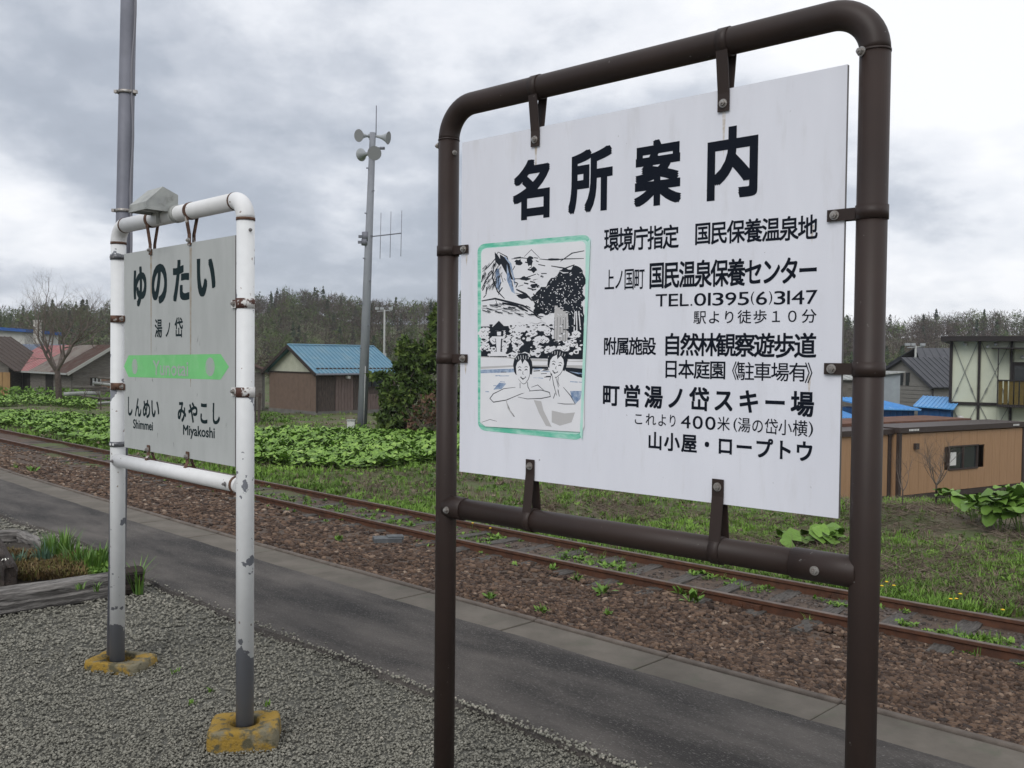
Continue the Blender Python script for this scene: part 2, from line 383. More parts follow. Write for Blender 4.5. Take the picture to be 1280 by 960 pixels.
# ------------------------------------------------------------------ track
m_rail = M('rail_rust', (.115, .050, .028), (.060, .030, .020), scale=7, detail=6, rough=.75, bump=.3, bscale=60, bdist=.002, metal=.0)
m_head = M('rail_head', (.14, .105, .085), (.075, .05, .04), scale=5, rough=.5, metal=.25)
m_slp = M('sleeper_wood', (.115, .105, .095), (.045, .04, .036), scale=8, detail=6, stretch=(1, 8, 8), bump=.8, bscale=20, bdist=.01)
track = thing('railway_track', 'single rusty railway track running past the platform between weeds', 'railway track', AB(8, 9.7, -1.2))
t0 = Vector(track.location)
RZ = -1.2
prof = [(-.061, 0), (.061, 0), (.061, .012), (.010, .028), (.010, .105), (.032, .118), (.032, .15), (.026, .155), (-.026, .155), (-.032, .15), (-.032, .118), (-.010, .105), (-.010, .028), (-.061, .012)]
for side in (-1, 1):
    mb = MB(); pts = [-6+1.*i for i in range(55)]; rows = []
    for a_ in pts:
        b_ = rail_b(a_)+side*.55
        rows.append([AB(a_, b_+p, RZ+.0+q)-t0 for p, q in prof])
    k_ = len(prof); vs = [p for r in rows for p in r]
    fs = [(i*k_+j, i*k_+(j+1) % k_, (i+1)*k_+(j+1) % k_, (i+1)*k_+j) for i in range(len(rows)-1) for j in range(k_)]
    mb.v = [tuple(p) for p in vs]; mb.f = fs; mb.m = [1 if (f[0] % k_) in (6, 7, 8) else 0 for f in fs]; mb.s = [False]*len(fs)
    mb.build('rail', [m_rail, m_head], track)
    for aj in (4.9 if side > 0 else 5.55, 17.3):
        b0 = rail_b(aj)+side*.55
        for s2 in (-1, 1):
            mb = MB(); c = AB(aj, b0+s2*.022, RZ+.068)-t0
            rot = Matrix.Rotation(math.radians(135), 3, 'Z') @ Matrix.Rotation(-.09 if aj < 12 else 0, 3, 'Z')
            mb.box(c, (.62, .02, .07), 0, rot)
            for q in (-.22, -.08, .08, .22):
                mb.box(c+rot @ Vector((q, -s2*-.0, 0))+rot @ Vector((0, (.016 if s2 < 0 else -.016), 0)), (.03, .02, .03), 0, rot)
            mb.build('joint_bar', m_rail, track)
for i in range(46):
    a_ = 1.4+i*.66; rr = random.Random(i); b0 = rail_b(a_)
    mb = MB(); n1_ = 9; rotz = math.radians(45)+rr.uniform(-.03, .03)+(.11 if a_ < 8 else .03)
    vs = []
    for k in range(n1_+1):
        for (yy_, zz_) in ((-.1, -.12), (-.1, -.01), (-.05, .0), (0, -.006), (.05, .0), (.1, -.01), (.1, -.12)):
            u = -1.05+2.1*k/n1_
            vs.append(Vector((u, yy_+rr.uniform(-.008, .008), zz_+rr.uniform(-.010, .006))))
    fs = [(k*7+j, k*7+j+1, (k+1)*7+j+1, (k+1)*7+j) for k in range(n1_) for j in range(6)]+[tuple(range(7)), tuple(range(n1_*7, n1_*7+7))[::-1]]
    mb.add(vs, fs)
    o = mb.build('sleeper', m_slp, track); o.location = AB(a_, b0, RZ+.068-rr.uniform(0, .02))-t0; o.rotation_euler = (0, 0, rotz)
mb = MB(); mb.box((0, 0, .02), (.34, .17, .05)); mb.box((.1, .02, .04), (.2, .12, .04))
o = mb.build('concrete_lump', M('lump_grey', (.13, .14, .145), (.08, .085, .09), scale=14, bump=.5)); o.location = G(484, 676, -.62); o.rotation_euler = (.05, .03, .3)
tag(o, 'flat grey stone lump lying alone on the brown ballast', 'stone')

# ------------------------------------------------------------------ vegetation
def blade_tuft(nb, h, w, spread, curl=.4):
    vs, ts = [], []
    for _ in range(nb):
        an = RNG.uniform(0, 6.28); d = np.array([math.cos(an), math.sin(an), 0]); p = d*RNG.uniform(0, spread)
        hh = h*RNG.uniform(.55, 1.1); s_ = np.array([-d[1], d[0], 0])*w*.5; lean = d*hh*RNG.uniform(.1, curl*1.6)
        o = len(vs); mid = p+lean*.35+np.array([0, 0, hh*.6]); tip = p+lean+np.array([0, 0, hh*(1-curl*.3)])
        vs += [p-s_, p+s_, mid-s_*.8, mid+s_*.8, tip]; ts += [(o, o+1, o+3), (o, o+3, o+2), (o+2, o+3, o+4)]
    return np.array(vs), ts
def weed(nl, h):            # rosette of broad little leaves
    vs, ts = [], []
    for _ in range(nl):
        an = RNG.uniform(0, 6.28); el = RNG.uniform(.25, 1.2); d = np.array([math.cos(an)*math.cos(el), math.sin(an)*math.cos(el), math.sin(el)])
        s_ = np.array([-math.sin(an), math.cos(an), 0]); ln = h*RNG.uniform(.6, 1.1); w = ln*.16
        b0 = np.array([RNG.uniform(-.3, .3)*h, RNG.uniform(-.3, .3)*h, 0]); o = len(vs); m_ = b0+d*ln*.55
        vs += [b0, m_-s_*w, m_+s_*w, b0+d*ln*.95-np.array([0, 0, ln*.12])]; ts += [(o, o+1, o+2), (o+1, o+3, o+2)]
    return np.array(vs), ts
m_grass = M('grass', (0, 0, 0), ramp=[(0, (.23, .18, .13)), (.28, (.14, .11, .07)), (.34, (.075, .135, .02)), (.65, (.12, .225, .03)), (1, (.19, .32, .05))], rough=.7)
def field_pts(n, y0, y1, tx=.74):
    y = 1/RNG.uniform(1/y1, 1/y0, n); return RNG.uniform(-tx, tx, n)*y, y
tufts = [blade_tuft(9, .13, .010, .07) for _ in range(6)]+[weed(9, .10) for _ in range(3)]
n = 54000; x, y = field_pts(n, 10.2, 75); a, b = (-x+y)*S2, (x+y)*S2
patch = np.array([noise.fractal(Vector((u*.28, v*.28, 2)), 1, 2, 3) for u, v in zip(x, y)])
near_rail = np.exp(-np.clip(b-rail_np(a)-.7, 0, 9)/1.1)
keep = (b > rail_np(a)+.72) & ((patch+.8*near_rail+RNG.normal(0, .25, n)) > -.22)
x, y, a, b, patch, near_rail = (q[keep] for q in (x, y, a, b, patch, near_rail)); n = len(x)
tn = np.where(RNG.random(n) < .26-.30*near_rail-.25*patch, RNG.uniform(0, .28, n), np.clip(.6+.35*patch+RNG.normal(0, .15, n), .34, 1))
s = RNG.uniform(.6, 1.25, n)*(1+.5*near_rail)*np.clip(y/16, 1, 1.8)
V, T, C = scatter(tufts, np.stack([x, y, terrain(x, y)-.01], 1), np.stack([s, s, s*np.clip(1.15-y/90, .5, 1)*.9], 1), rotm(RNG.uniform(0, 6.3, n)), tn)
tag(np_mesh('field_grass', V, T, m_grass, C), 'patchy spring grass and dry stalks covering the field beyond the track', 'grass', kind='stuff')
# dead stalks lying flat
straw = []
for _ in range(5):
    vs, ts = [], []
    for _k in range(8):
        p = RNG.uniform(-.15, .15, 3)*[1, 1, .1]; an = RNG.uniform(0, 6.28); d = np.array([math.cos(an), math.sin(an), RNG.uniform(0, .5)])*RNG.uniform(.15, .45)
        o = len(vs); vs += [p+[0, 0, .02], p+[0, .008, .025], p+d]; ts.append((o, o+1, o+2))
    straw.append((np.array(vs), ts))
n = 26000; x, y = field_pts(n, 10.5, 45); a, b = (-x+y)*S2, (x+y)*S2
dp = np.array([noise.fractal(Vector((u*.35, v*.35, 9)), 1, 2, 3) for u, v in zip(x, y)])
keep = (b > rail_np(a)+1.3) & (dp+RNG.normal(0, .2, n)+np.clip(x/60, -.2, .05) > .06); x, y = x[keep], y[keep]; n = len(x)
m_straw = M('dead_stalks', (0, 0, 0), ramp=[(0, (.085, .062, .048)), (.6, (.15, .115, .09)), (1, (.30, .25, .18))], rough=.9)
s = RNG.uniform(.6, 1.2, n)
V, T, C = scatter(straw, np.stack([x, y, terrain(x, y)+.01], 1), np.stack([s, s, s], 1), rotm(RNG.uniform(0, 6.3, n)), RNG.beta(2, 3, n))
tag(np_mesh('dry_stalks', V, T, m_straw, C), 'brown dead stalks flattened among the grass beyond the track', 'dead grass', kind='stuff')
# weeds between the rails and on the ballast
m_weed = M('weed_leaf', (0, 0, 0), ramp=[(0, (.06, .12, .018)), (.6, (.115, .22, .03)), (1, (.19, .32, .05))], rough=.6)
n = 3300; a = 1/RNG.uniform(1/30., 1/4.5, n)-4.3; off = RNG.normal(0, .34, n); b = rail_np(a)+off
cl = np.array([noise.fractal(Vector((u*.9, v*1.6, 5)), 1, 2, 3) for u, v in zip(a, b)])
keep = (cl+np.clip((a-7)/14, -.3, .5) > .02) & (np.abs(np.abs(off)-.55) > .06) & (np.abs(off) < 1.0); a, b = a[keep], b[keep]; n = len(a)
x, y = ab_np(a, b); s = RNG.uniform(.5, 1.2, n)
V, T, C = scatter([weed(10, .10) for _ in range(4)]+[blade_tuft(7, .11, .008, .05) for _ in range(2)], np.stack([x, y, ballast_z(a, b)], 1), np.stack([s, s, s*.9], 1), rotm(RNG.uniform(0, 6.3, n)), RNG.uniform(.1, .95, n))
tag(np_mesh('track_weeds', V, T, m_weed, C), 'bright green weeds sprouting between the two rusty rails', 'weeds', kind='stuff')
weeds_px = [(424, 676, 1), (612, 748, .8), (677, 766, .8), (322, 622, 1.8), (752, 742, 1.5), (720, 725, 1.1), (866, 752, 1.6), (850, 742, 1.2), (95, 556, 1.2), (40, 590, 1.6), (18, 588, 1.4), (760, 768, .6), (590, 660, .9), (690, 712, .9)]
WEED_LABELS = ['small weed alone on the ballast near the platform edge, between the two signs', 'low weed on the ballast just right of the left brown post',
    'weed on the ballast close to the platform edge, second from the left brown post', 'bushy weed against the near rail just right of the station sign', 'big bright weed against the near rail under the middle of the signboard',
    'weed at the near rail under the lower rail of the big sign', 'weed between the rails left of the right brown post', 'weed by the near rail close left of the right brown post',
    'weed on the ballast at the far left beside the near rail', 'broad weed at the platform edge at the far left', 'weed at the platform edge nearest the left border', 'tiny weed on the ballast below the signboard middle',
    'small weed behind the left brown post by the near rail', 'tiny weed on the ballast between near rail and platform edge, under the sign']
def small_weed(p, s, label, group, seed):
    v, t = weed(16, .13*s); r = RNG.integers(0, 99)
    v2, t2 = blade_tuft(8, .13*s, .007, .05*s); tt = np.concatenate([np.array(t), np.array(t2)+len(v)])
    o = np_mesh('weed', np.concatenate([v, v2]), tt, m_weed, RNG.uniform(.2, .9, len(v)+len(v2))); o.location = p
    return tag(o, label, 'weed', group)
for i, (u, v, s) in enumerate(weeds_px):
    p = G(u, v, -.8)
    for _ in range(3):
        a_, b_ = (-p.x+p.y)*S2, (p.x+p.y)*S2; p = G(u, v, float(ballast_z(np.array([a_]), np.array([b_]))[0])+.01)
    small_weed(p, s, WEED_LABELS[i], 'weeds on the ballast', i)

# butterbur leaves
def bur_leaf(r=.15, h=.3, k=14):
    vs = [(0, 0, h)]; lean = RNG.uniform(-.35, .35, 2)
    for i in range(k):
        an = .28+(2*math.pi-.56)*i/(k-1); rr = r*(1+.12*math.sin(an*2.5+RNG.uniform(0, 3)))
        wv = r*.22*math.sin(an*3+RNG.uniform(0, 1))+r*.12
        vs.append((math.cos(an)*rr, math.sin(an)*rr, h+wv+lean[0]*math.cos(an)*r+lean[1]*math.sin(an)*r))
    ts = [(0, i, i+1) for i in range(1, k)]; o = len(vs)
    w = .008; vs += [(w, 0, 0), (-w, w, 0), (-w, -w, 0), (w*.6, 0, h), (-w*.6, w*.6, h), (-w*.6, -w*.6, h)]
    for i in range(3):
        j = (i+1) % 3; ts += [(o+i, o+j, o+3+j), (o+i, o+3+j, o+3+i)]
    lt = np.concatenate([[-.08], RNG.uniform(-.04, .06, k), [.1]*6]); return np.array(vs, float), ts, lt
m_bur = M('butterbur_leaf', (0, 0, 0), bump=.5, bscale=22, bdist=.02, c3=(.09, .17, .03), s3=14, lo3=.5, hi3=.8, ramp=[(0, (.055, .11, .016)), (.5, (.155, .28, .042)), (.85, (.27, .42, .085)), (1, (.37, .50, .15))], rough=.55, spec=.35)
blf = [bur_leaf() for _ in range(9)]
def burfield(name, pts, label, hscale=1):
    pts = np.array(pts); n = len(pts); s = RNG.uniform(.5, 1.05, n)
    P = np.stack([pts[:, 0], pts[:, 1], terrain(pts[:, 0], pts[:, 1])-.03], 1)
    S = np.stack([s, s, RNG.uniform(.35, 1.0, n)*hscale], 1)
    V, T, C = scatter(blf, P, S, rotm(RNG.uniform(0, 6.3, n), RNG.uniform(-.25, .25, n)), RNG.beta(3, 3, n))
    return tag(np_mesh(name, V, T, m_bur, C), label, 'butterbur', kind='stuff')
def region(poly, n, y0, y1):
    # points whose picture position falls in a band given as (x, y_top, y_bottom) rows, on the ground
    o = []; rr = random.Random(n)
    xs_ = [p[0] for p in poly]
    while len(o) < n:
        u = rr.uniform(xs_[0], xs_[-1]); yt = np.interp(u, xs_, [p[1] for p in poly]); yb = np.interp(u, xs_, [p[2] for p in poly])
        # uniform on the ground in depth
        v = 1/rr.uniform(1/(yb-445), 1/(yt-445))+445
        p = G(u, v, -1.25); o.append((p.x, p.y))
    return o
burfield('butterbur_patch', region([(250, 545, 578), (320, 544, 586), (430, 546, 590), (500, 548, 588), (560, 545, 580), (640, 545, 574)], 8500, 0, 0), 'dense bed of light green butterbur leaves in front of the blue roofed shed')
burfield('butterbur_patch', region([(-60, 520, 530), (20, 520, 536), (70, 524, 552), (140, 527, 562), (200, 530, 566), (262, 540, 574)], 4600, 0, 0), 'butterbur leaves growing in a strip behind the left sign and the rails')
burfield('butterbur_patch', region([(-60, 497, 506), (40, 498, 507), (90, 502, 509), (120, 505, 510)], 1500, 0, 0), 'low leafy growth at the foot of the old barn', 1.4)
# big butterbur plants at the right, one by one
def bur_plant(p, nl, r, h, label, spread=.3, group=None):
    t = thing('butterbur_plant', label, 'plant', p, R_.uniform(0, 6), group)
    for i in range(nl):
        v, tt, lt = bur_leaf(r*R_.uniform(.7, 1.15), h*R_.uniform(.6, 1.15), 16)
        an = R_.uniform(0, 6.28); d = spread*math.sqrt(R_.uniform(.02, 1)); tilt = R_.uniform(.05, .45)
        o = np_mesh('leaf', v, tt, m_bur, np.clip(R_.uniform(.15, .6)+lt, 0, 1), parent=t)
        o.location = (math.cos(an)*d*.5, math.sin(an)*d*.5, -.02); o.rotation_euler = (math.sin(an)*-tilt, math.cos(an)*tilt, R_.uniform(-.4, .4)+0)
    return t
def gp(u, v, lift=0):
    z = -1.25
    for _ in range(12):
        p = G(u, v, z); z = z*.5+.5*TZ(p.x, p.y)
    return Vector((p.x, p.y, TZ(p.x, p.y)+lift))
for (u, v, nl, r, h, lab) in [(1188, 634, 6, .17, .35, 'single upright butterbur by the tan cabin window, left of the big clump'),
        (1222, 652, 10, .22, .4, 'butterbur at the left end of the big clump beside the tan cabin'),
        (1250, 664, 12, .24, .5, 'tall butterbur in the middle of the clump at the right'),
        (1285, 668, 12, .26, .55, 'largest butterbur at the right edge beside the tan cabin'),
        (1262, 640, 10, .2, .42, 'butterbur at the back of the clump against the tan cabin'),
        (995, 684, 7, .15, .22, 'small low butterbur under the lower corner of the big signboard'),
        (1030, 682, 9, .19, .28, 'broad leaved butterbur just below the right corner of the signboard'),
        (1052, 686, 6, .15, .22, 'low butterbur half hidden behind the right brown post')]:
    bur_plant(gp(u, v), nl, r, h, lab, .38)

# leafy and bare trees
def branch(mb, p, d, ln, r, lv, rr, up=.15, kids=(3, 4), spread=.6, shrink=.68, seg=4):
    p = Vector(p); d = Vector(d).normalized(); n_ = 4 if lv > 1 else 2; pts = [p]; rs = [r]
    for i in range(n_):
        d = (d+Vector((rr.uniform(-1, 1), rr.uniform(-1, 1), rr.uniform(-.6, 1)))*.16+Vector((0, 0, up*.3))).normalized()
        p = p+d*(ln/n_); pts.append(p); rs.append(r*(1-.42*(i+1)/n_) if lv > 0 else r*(1-.8*(i+1)/n_))
    mb.tube(pts, rs, 3 if lv < 2 else seg+1, cap=False)
    if lv <= 0: return
    for k in range(rr.randint(*kids)):
        q = pts[rr.randint(max(1, n_-2-(k == 0)), n_)]
        dd = (d+Vector((rr.gauss(0, 1), rr.gauss(0, 1), rr.gauss(0, .6)))*spread).normalized()
        branch(mb, q, dd, ln*shrink*rr.uniform(.75, 1.15), rs[-1]*.78, lv-1, rr, up, kids, spread, shrink, seg)
m_bark = M('bark', (.10, .078, .065), (.055, .043, .036), scale=12, bump=.5, bscale=30)
m_twig = M('twigs', (.17, .14, .12), (.11, .09, .078), scale=3)
def bare_tree(p, h, label, seed, lv=5, spread=.55, trunks=3, lean=(0, 0), kids=(2, 4), rad=.14, mat=None):
    rr = random.Random(seed); t = thing('bare_tree', label, 'tree', p)
    mb = MB(); mb.tube([(0, 0, -.2), (0, 0, .05*h), (lean[0]*.3, lean[1]*.3, .18*h), (lean[0]*.6, lean[1]*.6, .27*h)], [rad*1.3, rad*1.1, rad, rad*.85], 8)
    mb.build('trunk', m_bark, t); mb = MB()
    for k in range(trunks):
        an = 6.28*k/trunks+rr.uniform(-.5, .5)
        branch(mb, (lean[0]*.6, lean[1]*.6, .24*h), (math.cos(an)*.8, math.sin(an)*.8, 1), h*.27, rad*.6, lv, rr, .22, kids, spread, .76)
    mb.build('crown', mat or m_twig, t); return t
bare_tree(gp(74, 507), 8.0, 'large bare spreading tree in front of the old barn', 3, 5, .62, 5, (-.2, 0), (3, 4), .17)
bare_tree(D(22, 470, 76)*1+Vector((0, 0, -1.2)), 5.5, 'small bare tree in front of the white building far left', 5, 4, .5, 3, rad=.1)
bare_tree(gp(1170, 633), 1.75, 'leafless bush standing before the tan cabin, left of its window', 8, 4, .6, 5, (0, 0), (3, 4), .02)
bare_tree(gp(1128, 634), 1.3, 'thin leafless sapling at the left corner of the tan cabin', 9, 4, .5, 3, (0, 0), (2, 3), .014)
bare_tree(gp(126, 512), 2.2, 'low bundle of bare sticks beside the timber pile', 12, 3, .7, 5, (0, 0), (2, 3), .03)
bare_tree(gp(100, 508), 2.6, 'thin bare shoots leaning between the big bare tree and timber pile', 14, 3, .35, 3, (.5, 0), (2, 3), .03)

def leaf_cloud(blobs, nper, size, dens_seed, tint0=.5, flat=1.):
    Vs, n_tot = [], 0; cols = []; rr = np.random.default_rng(dens_seed)
    for (cx, cy, cz, rx, ry, rz_) in blobs:
        n = int(nper*rx*rz_); u = rr.normal(0, 1, (n, 3)); u /= np.linalg.norm(u, axis=1)[:, None]; r = rr.uniform(.45, 1.05, n)**.5
        nzv = np.array([noise.noise(Vector(q*2.2)+Vector((cx, cy, cz))) for q in u]); r *= 1+.32*nzv
        P = u*r[:, None]*[rx, ry, rz_]+[cx, cy, cz]
        cn = np.array([noise.noise(Vector(q*1.9)) for q in P]); k = cn > -.22; P, cn = P[k], cn[k]
        d1 = rr.normal(0, 1, (len(P), 3)); d1 /= np.linalg.norm(d1, axis=1)[:, None]; d2 = rr.normal(0, 1, (len(P), 3)); d2 /= np.linalg.norm(d2, axis=1)[:, None]
        s = rr.uniform(.6, 1.3, len(P))[:, None]*size
        Vs.append(np.stack([P-d1*s*.5, P+d1*s*.5, P+d2*s], 1).reshape(-1, 3)); cols.append(np.repeat(np.clip(tint0+cn*.6+rr.normal(0, .13, len(P)), 0, 1), 3))
    V = np.concatenate(Vs); return V, np.arange(len(V)).reshape(-1, 3), np.concatenate(cols)
m_yew = M('evergreen_leaf', (0, 0, 0), ramp=[(0, (.018, .034, .010)), (.45, (.045, .080, .014)), (.8, (.085, .130, .022)), (1, (.13, .17, .04))], rough=.7)
m_dead = M('dead_leaf', (0, 0, 0), ramp=[(0, (.04, .02, .014)), (.6, (.10, .05, .035)), (1, (.15, .10, .06))], rough=.9)
def evergreen(p, blobs, label, seed, nper=2600, size=.17, mat=None, name='evergreen_tree', h=3.5):
    t = thing(name, label, 'tree', p); V, T, C = leaf_cloud(blobs, nper, size, seed); np_mesh('crown', V, T, mat or m_yew, C, parent=t)
    mb = MB(); rr = random.Random(seed); mb.tube([(0, 0, -.3), (.05, 0, h*.4), (0, .1, h*.85)], [.16, .12, .04], 7)
    for k in range(9):
        an = rr.uniform(0, 6.28); z = rr.uniform(.2, .8)*h; mb.tube([(0, 0, z), (math.cos(an)*.9, math.sin(an)*.7, z+.5)], [.05, .015], 4)
    mb.build('trunk', m_bark, t); return t
evergreen(gp(508, 541), [(0, 0, .8, .95, .9, .9), (-.3, .1, 1.7, .8, .8, .9), (.25, 0, 2.4, .7, .7, .8), (.0, 0, 3.1, .42, .45, .55), (-.85, 0, 2.1, .55, .4, .22), (-.55, 0, .5, .6, .6, .6)], 'dark green yew tree right of the loudspeaker pole', 21)
evergreen(gp(548, 541), [(.2, 0, 1.0, .9, .9, 1.0), (-.2, 0, 2.2, .75, .8, .9), (.0, 0, 3.2, .7, .7, .9), (.1, 0, 4.1, .5, .5, .7), (-.55, 0, 3.0, .4, .4, .5)], 'taller evergreen half hidden behind the left brown post', 22, h=4.3)
V, T, C = leaf_cloud([(0, 0, .5, .75, .6, .65), (.2, 0, 1.0, .5, .5, .6)], 800, .13, 31)
t = thing('dead_bush', 'reddish brown withered bush under the evergreens', 'bush', gp(532, 545)); np_mesh('foliage', V, T, m_dead, C, parent=t)
mb = MB(); rr = random.Random(4)
for k in range(40):
    an = rr.uniform(0, 6.28); mb.tube([(rr.uniform(-.3, .3), rr.uniform(-.3, .3), 0), (math.cos(an)*rr.uniform(.2, .8), math.sin(an)*.5, rr.uniform(.6, 1.6))], [.014, .004], 3, cap=False)
mb.build('stems', m_straw if False else m_twig, t)
for (u, v, lab, sd) in [(345, 527, 'low weeds at the gable foot of the blue roofed shed', 1), (455, 545, 'green shoots at the foot of the loudspeaker pole', 2)]:
    V, T, C = leaf_cloud([(0, 0, .15, .8, .4, .25)], 2500, .1, 40+sd); o = np_mesh('shrub', V, T, m_weed, C); o.location = gp(u, v); tag(o, lab, 'shrub')
V, T, C = leaf_cloud([(0, 0, .3, 7, 1.2, .55), (-8, 0, .3, 5, 1.0, .5), (6, -1, .1, 2.2, 1.0, .35)], 500, .22, 55); o = np_mesh('hedge', V, T, m_weed, C); o.location = gp(15, 500)
tag(o, 'band of fresh green undergrowth in front of the old barn', 'undergrowth', kind='stuff')

# forest on the hills
def bare_proto(h=9, green=0):
    vs, ts, lt = [], [], []
    def tri(a, b, c, l):
        o = len(vs); vs.extend([a, b, c]); ts.append((o, o+1, o+2)); lt.extend([l]*3)
    def limb(p, d, ln, w, l):
        s_ = np.cross(d, RNG.normal(0, 1, 3)); s_ /= np.linalg.norm(s_)+1e-6; q = p+d*ln; tri(p-s_*w, p+s_*w, q, l); return q
    tri(np.array([-.15, 0, -1]), np.array([.15, 0, -1]), np.array([0, 0, h*.75]), .12)
    for i in range(6):
        z = h*RNG.uniform(.25, .6); an = RNG.uniform(0, 6.28); d = np.array([math.cos(an), math.sin(an), RNG.uniform(.8, 2)]); d /= np.linalg.norm(d); limb(np.array([0, 0, z]), d, h*.3, .08, .08)
    for i in range(95 if not green else 60):          # fine twigs through a rounded crown
        u = RNG.normal(0, 1, 3); u /= np.linalg.norm(u); r = RNG.uniform(.35, 1)**.6
        p = np.array([u[0]*r*h*.27, u[1]*r*h*.27, h*.62+u[2]*r*h*.34]); d = u*[1, 1, .6]+[0, 0, .6]+RNG.normal(0, .45, 3); d /= np.linalg.norm(d)
        limb(p, d, RNG.uniform(.7, 1.5), .085, RNG.uniform(-.08, .08))
    if green:
        for i in range(int(110*green)):
            u = RNG.normal(0, 1, 3); u /= np.linalg.norm(u); r = RNG.uniform(.4, 1.05)
            c = np.array([u[0]*r*h*.28, u[1]*r*h*.28, h*.62+u[2]*r*h*.35]); e1, e2 = RNG.normal(0, .26, 3), RNG.normal(0, .26, 3); tri(c-e1, c+e1, c+e2, .04)
    return np.array(vs), ts, np.array(lt)
def con_proto(h=10):
    vs, ts, lt = [], [], []
    for i in range(90):
        z = h*RNG.uniform(.12, 1)**.9; r = (h-z)*.24+.15; an = RNG.uniform(0, 6.28); d = np.array([math.cos(an), math.sin(an), 0]); s_ = np.array([-d[1], d[0], 0])*RNG.uniform(.25, .55)
        o = len(vs); vs += [np.array([0, 0, z+.4]), d*r-s_+[0, 0, z-.35], d*r*1.1+s_+[0, 0, z-.25]]; ts.append((o, o+1, o+2)); lt += [0, RNG.uniform(-.1, .1), 0]
    return np.array(vs), ts, np.array(lt)
m_for = M('forest_bare', (0, 0, 0), ramp=[(0, (.040, .031, .025)), (.3, (.066, .051, .041)), (.55, (.088, .068, .053)), (.68, (.095, .064, .050)), (.72, (.045, .060, .022)), (1, (.085, .118, .036))], rough=.95)
m_con = M('forest_conifer', (0, 0, 0), ramp=[(0, (.014, .026, .014)), (1, (.038, .058, .026))], rough=.9)
def hill_pts(n):
    y = RNG.uniform(172, 345, n)**1.0; x = RNG.uniform(-.78, .78, n)*(y+20); return x, y
n = 4300; x, y = hill_pts(n); kind = np.array([noise.fractal(Vector((u*.02, v*.03, 1)), 1, 2, 3) for u, v in zip(x, y)])+RNG.normal(0, .3, n)
left = smooth(-.38, -.47, x/y)
gr = (kind+left*.45 > .24); cn = (RNG.random(n) < .05+.12*(kind+left*.3 > .25)) | ((y > 290) & (RNG.random(n) < .02+.05*(np.abs(x/y+.22) < .1)))
s = RNG.uniform(.55, 1.12, n)*np.where(y < 215, .75, 1)
z = terrain(x, y)
i = ~cn & ~gr; V1 = scatter([bare_proto() for _ in range(5)], np.stack([x[i], y[i], z[i]], 1), np.stack([s[i]]*3, 1), rotm(RNG.uniform(0, 6.3, i.sum())), np.clip(RNG.beta(3, 3, i.sum())*.66, 0, .66))
i = ~cn & gr; V2 = scatter([bare_proto(9, .75) for _ in range(4)], np.stack([x[i], y[i], z[i]], 1), np.stack([s[i]]*3, 1), rotm(RNG.uniform(0, 6.3, i.sum())), RNG.uniform(.72, 1, i.sum()))
V = np.concatenate([V1[0], V2[0]]); T = np.concatenate([V1[1], V2[1]+len(V1[0])]); C = np.concatenate([V1[2], V2[2]])
tag(np_mesh('hillside_woods', V, T, m_for, C), 'bare brown and budding deciduous woods covering the low hills behind the village', 'forest', kind='stuff')
i = cn; V1 = scatter([con_proto() for _ in range(4)], np.stack([x[i], y[i], z[i]], 1), np.stack([s[i]*.95]*3, 1), rotm(RNG.uniform(0, 6.3, i.sum())), RNG.uniform(0, 1, i.sum()))
tag(np_mesh('hillside_conifers', V1[0], V1[1], m_con, V1[2]), 'dark green conifers scattered through the woods on the hills', 'conifers', kind='stuff')
# low scrub on the flat in front of the hills
n = 1100; y = RNG.uniform(85, 172, n); x = RNG.uniform(-.72, .72, n)*y; z = terrain(x, y); s = RNG.uniform(.15, .38, n)
V1 = scatter([bare_proto(9, .4) for _ in range(4)], np.stack([x, y, z], 1), np.stack([s*1.5, s*1.5, s], 1), rotm(RNG.uniform(0, 6.3, n)), RNG.uniform(0, 1, n))
tag(np_mesh('scrub', V1[0], V1[1], m_for, V1[2]), 'low brown scrub on the flat below the hills', 'scrub', kind='stuff')
# ------------------------------------------------------------------ writing
_gc = {}
def glyph(ch):
    if ch not in _gc:
        c = bpy.data.curves.new('glyph', 'FONT'); c.body = ch; c.size = 1; c.resolution_u = 4
        o = bpy.data.objects.new('glyph', c); COL.objects.link(o)
        ev = o.evaluated_get(bpy.context.evaluated_depsgraph_get()); me = ev.to_mesh()
        _gc[ch] = ([(q.co.x, q.co.y) for q in me.vertices], [tuple(p.vertices) for p in me.polygons])
        ev.to_mesh_clear(); bpy.data.objects.remove(o); bpy.data.curves.remove(c)
    return _gc[ch]
def put(mb, ch, em, x0, x1, z0, z1, y, bold, mi=0, bbox=False):
    """glyph ch, its em box (or its own box) stretched to x0..x1, z0..z1, drawn `bold` em heavier on each side"""
    v, f = glyph(ch)
    if not v: return
    if bbox: a0, a1, b0, b1 = min(p[0] for p in v), max(p[0] for p in v), min(p[1] for p in v), max(p[1] for p in v)
    else: a0, a1, b0, b1 = em
    sh = [(0, 0)] if not bold else [(i*bold, k*bold) for i in (-1, 0, 1) for k in (-1, 0, 1) if i or k]
    for j, (dx, dz) in enumerate(sh):
        mb.add([(x0+(p[0]+dx-a0)/(a1-a0)*(x1-x0), y-.00003*j, z0+(p[1]+dz-b0)/(b1-b0)*(z1-z0)) for p in v], f, mi)
EM = (.07, .93, -.08, .80)
